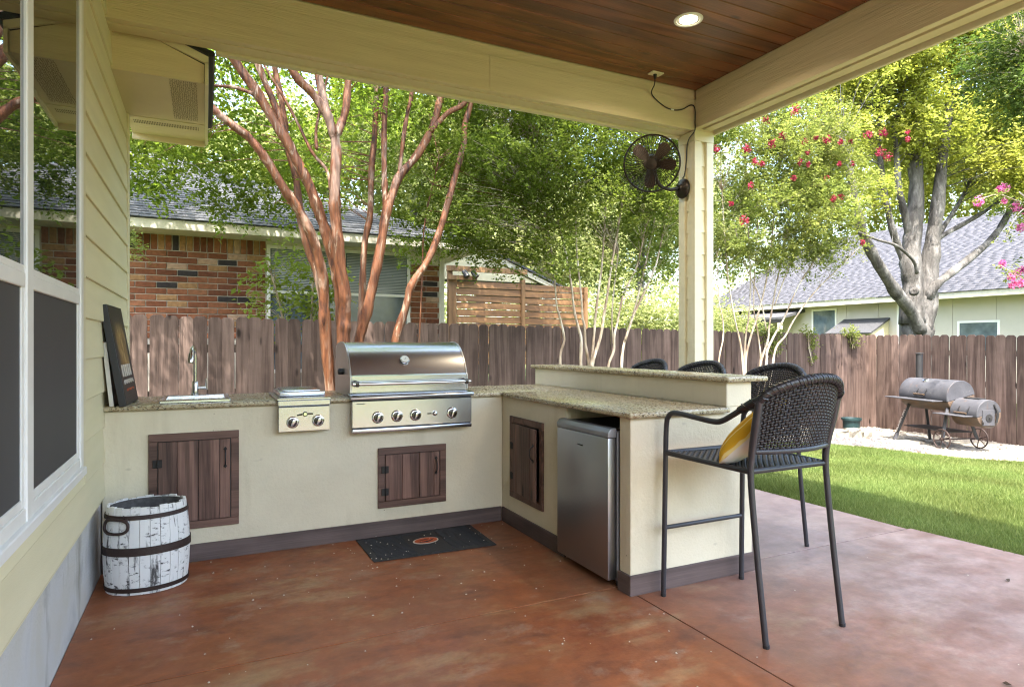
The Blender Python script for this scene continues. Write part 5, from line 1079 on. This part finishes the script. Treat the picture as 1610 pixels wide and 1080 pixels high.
twigs(t5, c_, tw_, S5, M['greybark'], .009, 6)
# pink crape myrtle at the right edge
t6 = thing('crape_myrtle', 'pink flowering crape myrtle reaching in from the right edge over the fence', 'tree', (8.65, -.3, -.2))
St = []
for pts, r0, r1 in (([(8.7, -.35, -.3), (8.68, -.32, .8), (8.6, -.2, 1.8), (8.45, -.05, 2.8), (8.2, .2, 4.0), (8.0, .4, 5.2)], .05, .02), ([(8.72, -.30, -.3), (8.72, -.2, 1.0), (8.66, .05, 2.2), (8.6, .45, 3.1), (8.6, .75, 3.5)], .035, .01),
                    ([(8.66, -.38, -.3), (8.62, -.35, 1.2), (8.6, -.1, 2.0), (8.55, .3, 2.25), (8.55, .6, 2.3)], .03, .008), ([(8.7, -.4, -.3), (8.8, -.6, 1.5), (8.9, -.9, 3.0), (8.9, -1.1, 4.5)], .04, .015)):
    P = crom(pts, 5); bm = NB(); tube(bm, P, [r0, r1], 7, wob=.04); obj('stem', bm, M['palebark'], t6, smooth=True); St.append(P)
cr, c_, tw_ = crown('crown', t6, [(8.1, .6, 5.1, .6), (8.2, .2, 4.9, .6), (8.0, .15, 4.6, .6), (8.0, -.4, 5.1, .7), (8.25, -.1, 4.1, .5), (8.3, .9, 5.6, .6), (8.0, .05, 5.9, .8), (8.9, -1.0, 4.6, .9), (8.6, -.4, 5.5, .9), (8.55, .25, 4.5, .45), (8.6, .75, 3.3, .22), (8.6, .45, 2.55, .25, .25, .12), (8.7, .1, 3.6, .4)], 1700, 20, .062, M['leaf_dark'], 61, .28)
twigs(t6, c_, tw_, St, M['palebark'], .004, 4)
for k, (px, py, r) in enumerate([(1539, 316, .085), (1579, 296, .085), (1597, 325, .08), (1607, 330, .08), (1579, 316, .05), (1604, 358, .07), (1576, 415, .06), (1590, 436, .06), (1600, 430, .07), (1608, 424, .06), (1592, 448, .06), (1606, 446, .07), (1570, 298, .05)]):
    blossom(t6, at(px, py, .55+.2*R_.random()), r*.85, 110, M['petal_pink'], 600+k)
for pts in ([(1680, 330), (1640, 326), (1600, 316), (1570, 306), (1538, 314)], [(1680, 470), (1640, 452), (1604, 436), (1574, 418)], [(1660, 300), (1625, 318), (1598, 340), (1582, 372)]):
    P = crom([at(px, py, .58) for px, py in pts], 5); bm = NB(); tube(bm, P, [.012, .005], 5); obj('stem', bm, M['palebark'], t6, smooth=True)
    crown('crown', t6, [(*p_, .10, .10, .07) for p_ in P[2:]], 26, 9, .05, M['leaf_right'], 640+pts[0][1], .14)
# shrub and drooping spray before the brick house
t7 = thing('leafy_shrub', 'bright green leafy shrub growing up before the brick house window', 'shrub', (-.9, 4.15, -.2))
P7 = [crom([(-.95, 4.15, -.2), (-1.0, 4.15, .9), (-1.15, 4.1, 1.8), (-1.3, 4.0, 2.3)], 4), crom([(-.9, 4.15, -.2), (-.8, 4.1, 1.0), (-.75, 4.1, 2.0), (-.7, 4.05, 2.6)], 4)]
for P in P7:
    bm = NB(); tube(bm, P, [.02, .007], 6); obj('stem', bm, M['palebark'], t7, smooth=True)
cr, c_, tw_ = crown('crown', t7, [(-1.25, 4.1, 2.05, .35), (-.85, 4.1, 2.3, .42), (-.7, 4.05, 1.8, .4), (-1.1, 4.1, 1.65, .35), (-.4, 4.1, 2.0, .3), (-1.45, 4.05, 1.75, .2)], 130, 11, .085, M['leaf_near'], 71, .34, tmean=.9)
twigs(t7, c_, tw_, P7, M['palebark'], .004, 3)
t8 = thing('leafy_sapling', 'feathery light green sapling top beside the house corner', 'shrub', (-2.75, 4.0, -.2))
P8 = [crom([(-2.95, 4.0, -.2), (-2.93, 4.0, 1.2), (-2.85, 3.95, 2.0), (-2.72, 3.9, 2.3)], 4)]
bm = NB(); tube(bm, P8[0], [.018, .006], 6); obj('stem', bm, M['palebark'], t8, smooth=True)
crown('crown', t8, [(-2.70, 3.9, 2.35, .16), (-2.85, 3.9, 2.3, .15), (-2.85, 4.0, 2.55, .15)], 34, 16, .05, M['leaf_right'], 81, .22, tmean=.7)
# vines over the fence
for k, (x0, h, wd, lab) in enumerate(((6.65, .42, .42, 'broad clump of ivy spilling over the fence top, leftmost of the vines'), (7.62, .55, .13, 'long narrow ivy strand hanging down the fence right of the broad clump'), (8.75, .28, .2, 'short ivy tuft over the fence top nearest the corner'))):
    v = thing('ivy_vine', lab, 'vine', (x0, FY-.05, 1.3), 'ivy hanging over the back fence'); top = 1.50
    bm = NB()
    for q in range(3): tube(bm, crom([(x0+R_.uniform(-wd, wd)*.5, FY+.05, top-.1), (x0+R_.uniform(-wd, wd)*.4, FY-.02, top+.02), (x0+R_.uniform(-wd, wd)*.4, FY-.05, top-h*.5), (x0+R_.uniform(-wd, wd)*.3+.08, FY-.04, top-h)], 4), .005, 5)
    obj('vine_stem', bm, M['palebark'], v)
    crown('foliage', v, [(x0, FY-.02, top+.03, wd, .09, .10), (x0+.05, FY-.07, top-h*.35, wd*.6, .06, h*.4), (x0+.09, FY-.06, top-h*.8, wd*.3, .05, h*.25)], 90 if k == 0 else 45, 9, .055, M['leaf_right'], 90+k, .12, tmean=.6)
# sunlit hedge and the trees beyond the yards
t9 = thing('sunlit_hedge', 'pale sunlit bushes showing over the fence between the screen and the column', 'bush', (8.5, 9.5, -.3))
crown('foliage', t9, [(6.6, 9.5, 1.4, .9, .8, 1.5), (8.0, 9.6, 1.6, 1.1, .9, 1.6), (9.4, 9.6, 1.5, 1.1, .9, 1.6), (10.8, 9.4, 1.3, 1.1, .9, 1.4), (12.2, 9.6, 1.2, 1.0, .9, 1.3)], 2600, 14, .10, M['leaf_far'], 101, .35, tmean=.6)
t10 = thing('added_shade_tree', 'leafy tree added behind the brick house corner to shade the cedar screen', 'tree', (1.75, 9.2, -.3))  # added tree whose crown keeps sun off the cedar slats
bm = NB(); tube(bm, crom([(1.75, 9.2, -.4), (1.8, 9.1, 2.5), (2.0, 8.6, 4.2), (2.3, 8.0, 5.4)], 4), [.13, .05], 8); obj('trunk', bm, M['greybark'], t10, smooth=True)
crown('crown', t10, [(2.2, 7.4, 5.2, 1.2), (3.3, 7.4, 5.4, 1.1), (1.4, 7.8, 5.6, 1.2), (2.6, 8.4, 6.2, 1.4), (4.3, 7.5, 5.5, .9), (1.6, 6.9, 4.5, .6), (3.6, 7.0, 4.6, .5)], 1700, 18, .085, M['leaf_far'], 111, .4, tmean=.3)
def tree(name, label, x, y, h, r, m, seed, n, leaf, tmean=.5, bark='greybark', group='trees beyond the neighbouring yards'):
    t = thing(name, label, 'tree', (x, y, -.3), group); g = random.Random(seed)
    bm = NB(); tube(bm, crom([(x, y, -.4), (x+g.uniform(-.2, .2), y, h*.3), (x+g.uniform(-.4, .4), y, h*.8)], 4), [r*.09, r*.03], 8); obj('trunk', bm, M[bark], t, smooth=True)
    B = [(x, y, h*.72, r*.8, r*.8, h*.22)]
    for k in range(7): a = k*.9+g.random(); B.append((x+math.cos(a)*r*.55, y+math.sin(a)*r*.55, h*(.45+.4*g.random()), r*.5, r*.5, r*.42))
    crown('crown', t, B, n, 14, leaf, m, seed, leaf*3.5, tmean=tmean)
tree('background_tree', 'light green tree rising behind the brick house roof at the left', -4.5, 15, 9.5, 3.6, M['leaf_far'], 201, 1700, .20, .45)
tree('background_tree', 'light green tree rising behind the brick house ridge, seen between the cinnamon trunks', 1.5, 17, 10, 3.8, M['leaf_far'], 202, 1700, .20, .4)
tree('pale_conifer', 'tall tree far behind the cedar screen, its leaves paled to stand for haze', 11.5, 27, 13, 4.2, M['leaf_haze'], 203, 1800, .22, .5)
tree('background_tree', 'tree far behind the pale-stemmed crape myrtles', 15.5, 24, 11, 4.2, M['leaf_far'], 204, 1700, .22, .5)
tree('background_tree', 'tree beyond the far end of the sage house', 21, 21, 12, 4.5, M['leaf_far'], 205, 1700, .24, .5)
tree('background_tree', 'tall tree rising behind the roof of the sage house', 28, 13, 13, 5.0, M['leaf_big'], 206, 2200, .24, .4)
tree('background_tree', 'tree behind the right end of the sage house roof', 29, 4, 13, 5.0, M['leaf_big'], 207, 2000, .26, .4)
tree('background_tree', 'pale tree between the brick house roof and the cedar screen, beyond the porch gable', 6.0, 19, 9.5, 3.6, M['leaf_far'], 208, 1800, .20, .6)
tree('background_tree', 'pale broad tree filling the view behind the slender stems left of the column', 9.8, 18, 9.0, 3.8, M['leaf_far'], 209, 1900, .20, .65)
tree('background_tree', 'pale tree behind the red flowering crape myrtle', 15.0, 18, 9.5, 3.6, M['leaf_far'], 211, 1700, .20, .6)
crown('distant_woods', None, [(-30+6.5*k, 42-.30*abs(k-5)*2, 3.6, 4.2, 3, 4.0+((k*7) % 4)*.6) for k in range(14)]+[(-40+8*k, -34+.4*abs(k-5), 4.0, 5.0, 3, 4.6+((k*5) % 4)*.6) for k in range(11)]+[(48, -28+8*k, 4.0, 3, 5, 5) for k in range(9)], 9000, 12, .42, M['leaf_far'], 210, 1.2, kind='stuff')

# ------------------------------------------------------------------ smoker, pot, edging
ZG = -.262
sm = thing('offset_smoker', 'grey barrel smoker with a side firebox and wagon wheels standing on the white gravel', 'smoker', (8.25, 1.75, ZG))
axd = Vector((-.28, -.96, 0)).normalized(); bkd = Vector((.96, -.28, 0)).normalized(); O = Vector((8.38, 2.12, ZG))
def L(u, v, z): return O+axd*u+bkd*v+Vector((0, 0, z))
TM = Matrix(((axd.x, bkd.x, 0, O.x), (axd.y, bkd.y, 0, O.y), (0, 0, 1, O.z), (0, 0, 0, 1)))
def sb(u0, u1, v0, v1, z0, z1, bev=0): bm = NB(); bx(bm, u0, u1, v0, v1, z0, z1, bev, 1, TM); return bm
def halfdrum(u0, u1, cv, cz, r, a0, a1, n=18):
    bm = NB(); pts = [(cv+r*math.cos(a0+(a1-a0)*k/n), cz+r*math.sin(a0+(a1-a0)*k/n)) for k in range(n+1)]; b2 = NB(); prism(b2, pts, 'X', u0, u1, .006); bmesh.ops.transform(b2, matrix=TM, verts=b2.verts); merge(bm, b2); return bm
r1, cz1 = .245, .775
A0 = math.radians(8)
obj('lid', halfdrum(-.06, .86, .02, cz1, r1, A0, PI+math.radians(18), 22), M['smoker'], sm, smooth=30)
obj('belly', halfdrum(-.058, .858, .02, cz1, r1-.004, PI+math.radians(19), 2*PI+A0-.02, 18), M['rust'], sm, smooth=30)
obj('chamber_shelf', sb(-.14, .80, -.42, -.236, .70, .715, .003), M['smoker'], sm)
bm = sb(.0, .86, -.232, -.222, .705, .722); obj('lid_flange', bm, M['smokedark'], sm)
r2, cz2 = .205, .565
obj('firebox_lid', halfdrum(.87, 1.32, .02, cz2, r2, A0, PI+math.radians(12), 20), M['smoker'], sm, smooth=30)
fbx = obj('firebox', halfdrum(.872, 1.318, .02, cz2, r2-.004, PI+math.radians(13), 2*PI+A0-.02, 18), M['rust'], sm, smooth=30)
obj('firebox_shelf', sb(.74, 1.27, -.36, -.19, .525, .538, .003), M['smoker'], sm)
bm = sb(.95, 1.22, -.03, .07, cz2+r2-.004, cz2+r2+.010, .002); obj('top_plate', bm, M['smokedark'], sm)
bm = sb(1.321, 1.334, -.10, .10, cz2-.16, cz2+.06, .003); obj('end_door', bm, M['smoker'], fbx)
bm = NB(); lathe(bm, [(.055, 0), (.055, .006), (.012, .008), (.012, .022)], L(1.3345, -.0, cz2-.05), axd, 18); obj('damper', bm, M['smokedark'], fbx)
bm = NB(); tube(bm, crom([L(1.325, .10, cz2+.14), L(1.36, .12, cz2+.02), L(1.345, .11, cz2-.12)], 4), .016, 8); tube(bm, [L(1.335, -.12, cz2-.05), L(1.36, -.125, cz2-.10), L(1.34, -.10, cz2-.14)], .008, 6); obj('door_handle', bm, M['smokedark'], fbx)
for (u0, u1, v, z, nm) in ((.30, .50, -.205, cz1+.03, 'lid_handle'), (1.0, 1.20, -.165, cz2+.025, 'firebox_handle')):
    bm = NB(); tube(bm, [L(u0, v-.075, z-.02), L(u1, v-.075, z-.02)], .014, 8); h_ = obj(nm, bm, M['dryleaf'], sm, smooth=50)
    for u in (u0+.02, u1-.02):
        bm = NB(); b2 = NB(); prism(b2, [(v-.085, z-.03), (v-.07, z-.04), (v+.06, z+.11), (v+.045, z+.12)], 'X', u-.006, u+.006); bmesh.ops.transform(b2, matrix=TM, verts=b2.verts); merge(bm, b2); obj('handle_bracket', bm, M['smokedark'], h_)
bm = NB(); lathe(bm, [(.046, 0), (.046, .012), (.04, .02)], L(.34, -.09, cz1+r1-.03), Vector((0, 0, 1))-bkd*.5, 20); obj('thermometer', bm, M['chrome'], sm, smooth=40)
bm = NB(); tube(bm, [L(-.0, .10, cz1+.14), L(-.0, .10, 1.40)], .052, 16); obj('chimney', bm, M['smokedark'], sm, smooth=50)
bm = NB(); lathe(bm, [(.062, 0), (.062, .012), (.01, .02)], L(0, .10, 1.405), sides=16); obj('chimney_cap', bm, M['smokedark'], sm)
bm = NB(); tube(bm, [L(.06, -.14, .60), L(-.03, -.33, .02)], .026, 4); leg = obj('leg', bm, M['smokedark'], sm)
bm = NB(); tube(bm, [L(-.012, -.295, .13), L(-.032, -.335, 0)], .034, 4); obj('leg_sleeve', bm, M['smoker'], leg)
bm = NB(); tube(bm, [L(.06, .16, .60), L(-.0, .30, 0)], .026, 4); obj('leg', bm, M['smokedark'], sm)
bm = NB(); tube(bm, [L(.80, -.16, .60), L(.86, -.30, .14)], .026, 4); obj('leg', bm, M['smoker'], sm)
bm = NB(); tube(bm, [L(.80, .16, .60), L(.88, .28, .14)], .026, 4); obj('leg', bm, M['smokedark'], sm)
obj('bottom_shelf', sb(.02, .88, -.20, .20, .245, .258), M['smokedark'], sm)
dv = (L(-.03, -.33, .02)-L(.06, -.14, .60)).normalized(); nn = (-bkd*.95+Vector((0, 0, .3))); nn = (nn-dv*nn.dot(dv)).normalized(); xx_ = -dv; zz_ = nn; yy_ = zz_.cross(xx_).normalized()
pc_ = L(.015, -.235, .32)+nn*.0275
text('lettering', "OKLAHOMA JOE'S", .046, M['offw'], sm, Matrix(((xx_.x, yy_.x, zz_.x, pc_.x), (xx_.y, yy_.y, zz_.y, pc_.y), (xx_.z, yy_.z, zz_.z, pc_.z), (0, 0, 0, 1))))
for v in (-.33, .31):
    wv = L(.88, v, .155); bm = NB(); P = [wv+axd*.145*math.cos(2*PI*k/32)+Vector((0, 0, .145*math.sin(2*PI*k/32))) for k in range(32)]; tube(bm, P, .0105, 6, closed=True); wh = obj('wheel', bm, M['hoop'], sm, smooth=50)
    for k in range(6): a = 2*PI*k/6+.3; bm = NB(); tube(bm, [wv, wv+axd*.142*math.cos(a)+Vector((0, 0, .142*math.sin(a)))], .0065, 5); obj('spoke', bm, M['hoop'], wh)
    bm = NB(); lathe(bm, [(.022, -.025), (.022, .025)], wv, bkd, 12); obj('hub', bm, M['hoop'], wh)
bm = NB(); tube(bm, [L(.88, -.33, .155), L(.88, .31, .155)], .010, 8); obj('axle', bm, M['hoop'], sm)
po = thing('plant_pot', 'dark green plastic pot standing at the foot of the fence', 'pot', (8.42, 3.25, -.25))
bm = NB(); lathe(bm, [(.125, -.252), (.145, -.06), (.165, -.055), (.168, -.02), (.158, -.02), (.15, -.05), (.01, -.06)], (8.42, 3.25, 0), sides=28); obj('pot_body', bm, M['potg'], po, smooth=40)
ed = thing('garden_edging', 'row of pale limestone edging blocks in the gravel left of the pot', 'edging', (7.2, 2.8, -.25))
for k in range(9):
    t = k/8; x_ = 5.9+2.0*t; y_ = 2.95-.28*t+R_.uniform(-.03, .03); bm = NB(); w2 = R_.uniform(.10, .15); bx(bm, -w2, w2, -.09, .09, -.05, .135+R_.uniform(-.03, .03), .022, 2)
    for v in bm.verts: v.co += Vector((R_.uniform(-.018, .018), R_.uniform(-.018, .018), R_.uniform(-.014, .014)))
    bmesh.ops.transform(bm, matrix=Matrix.Translation((x_, y_, gz(x_, y_)+.03)) @ Matrix.Rotation(R_.uniform(-.3, .3)-.13, 4, 'Z'), verts=bm.verts); obj('stone', bm, M['stone'], ed)
fs = thing('flat_stone', 'flat buff flagstone lying on the gravel beside the smoker leg', 'stone', (7.9, 2.0, -.25))
bm = NB(); prism(bm, [(7.45, 2.05), (7.75, 1.85), (8.05, 1.75), (8.15, 1.9), (7.95, 2.08), (7.6, 2.2)], 'Z', gz(7.8, 2)+.0, gz(7.8, 2)+.045, .01); obj('slab', bm, M['stone'], fs)
for (x_, y_, r_, lab) in ((1.965, -2.32, .5, 'curled brown dry leaf on the patio near the lawn edge'), (.78, -2.92, 2.1, 'small dark dry leaf on the patio in front of the nearest stool')):
    lf = NB(); pts = [(0, 0), (.012, .009), (.030, .008), (.042, 0), (.030, -.008), (.012, -.009)]; vs = [lf.verts.new((a, b_, .004+.010*math.sin(a*90+b_*120)**2)) for a, b_ in pts]; lf.faces.new(vs); bmesh.ops.triangulate(lf, faces=lf.faces); bmesh.ops.transform(lf, matrix=Matrix.Translation((x_, y_, 0)) @ Matrix.Rotation(r_, 4, 'Z'), verts=lf.verts); tag(obj('dry_leaf', lf, M['dryleaf']), lab, 'leaf')
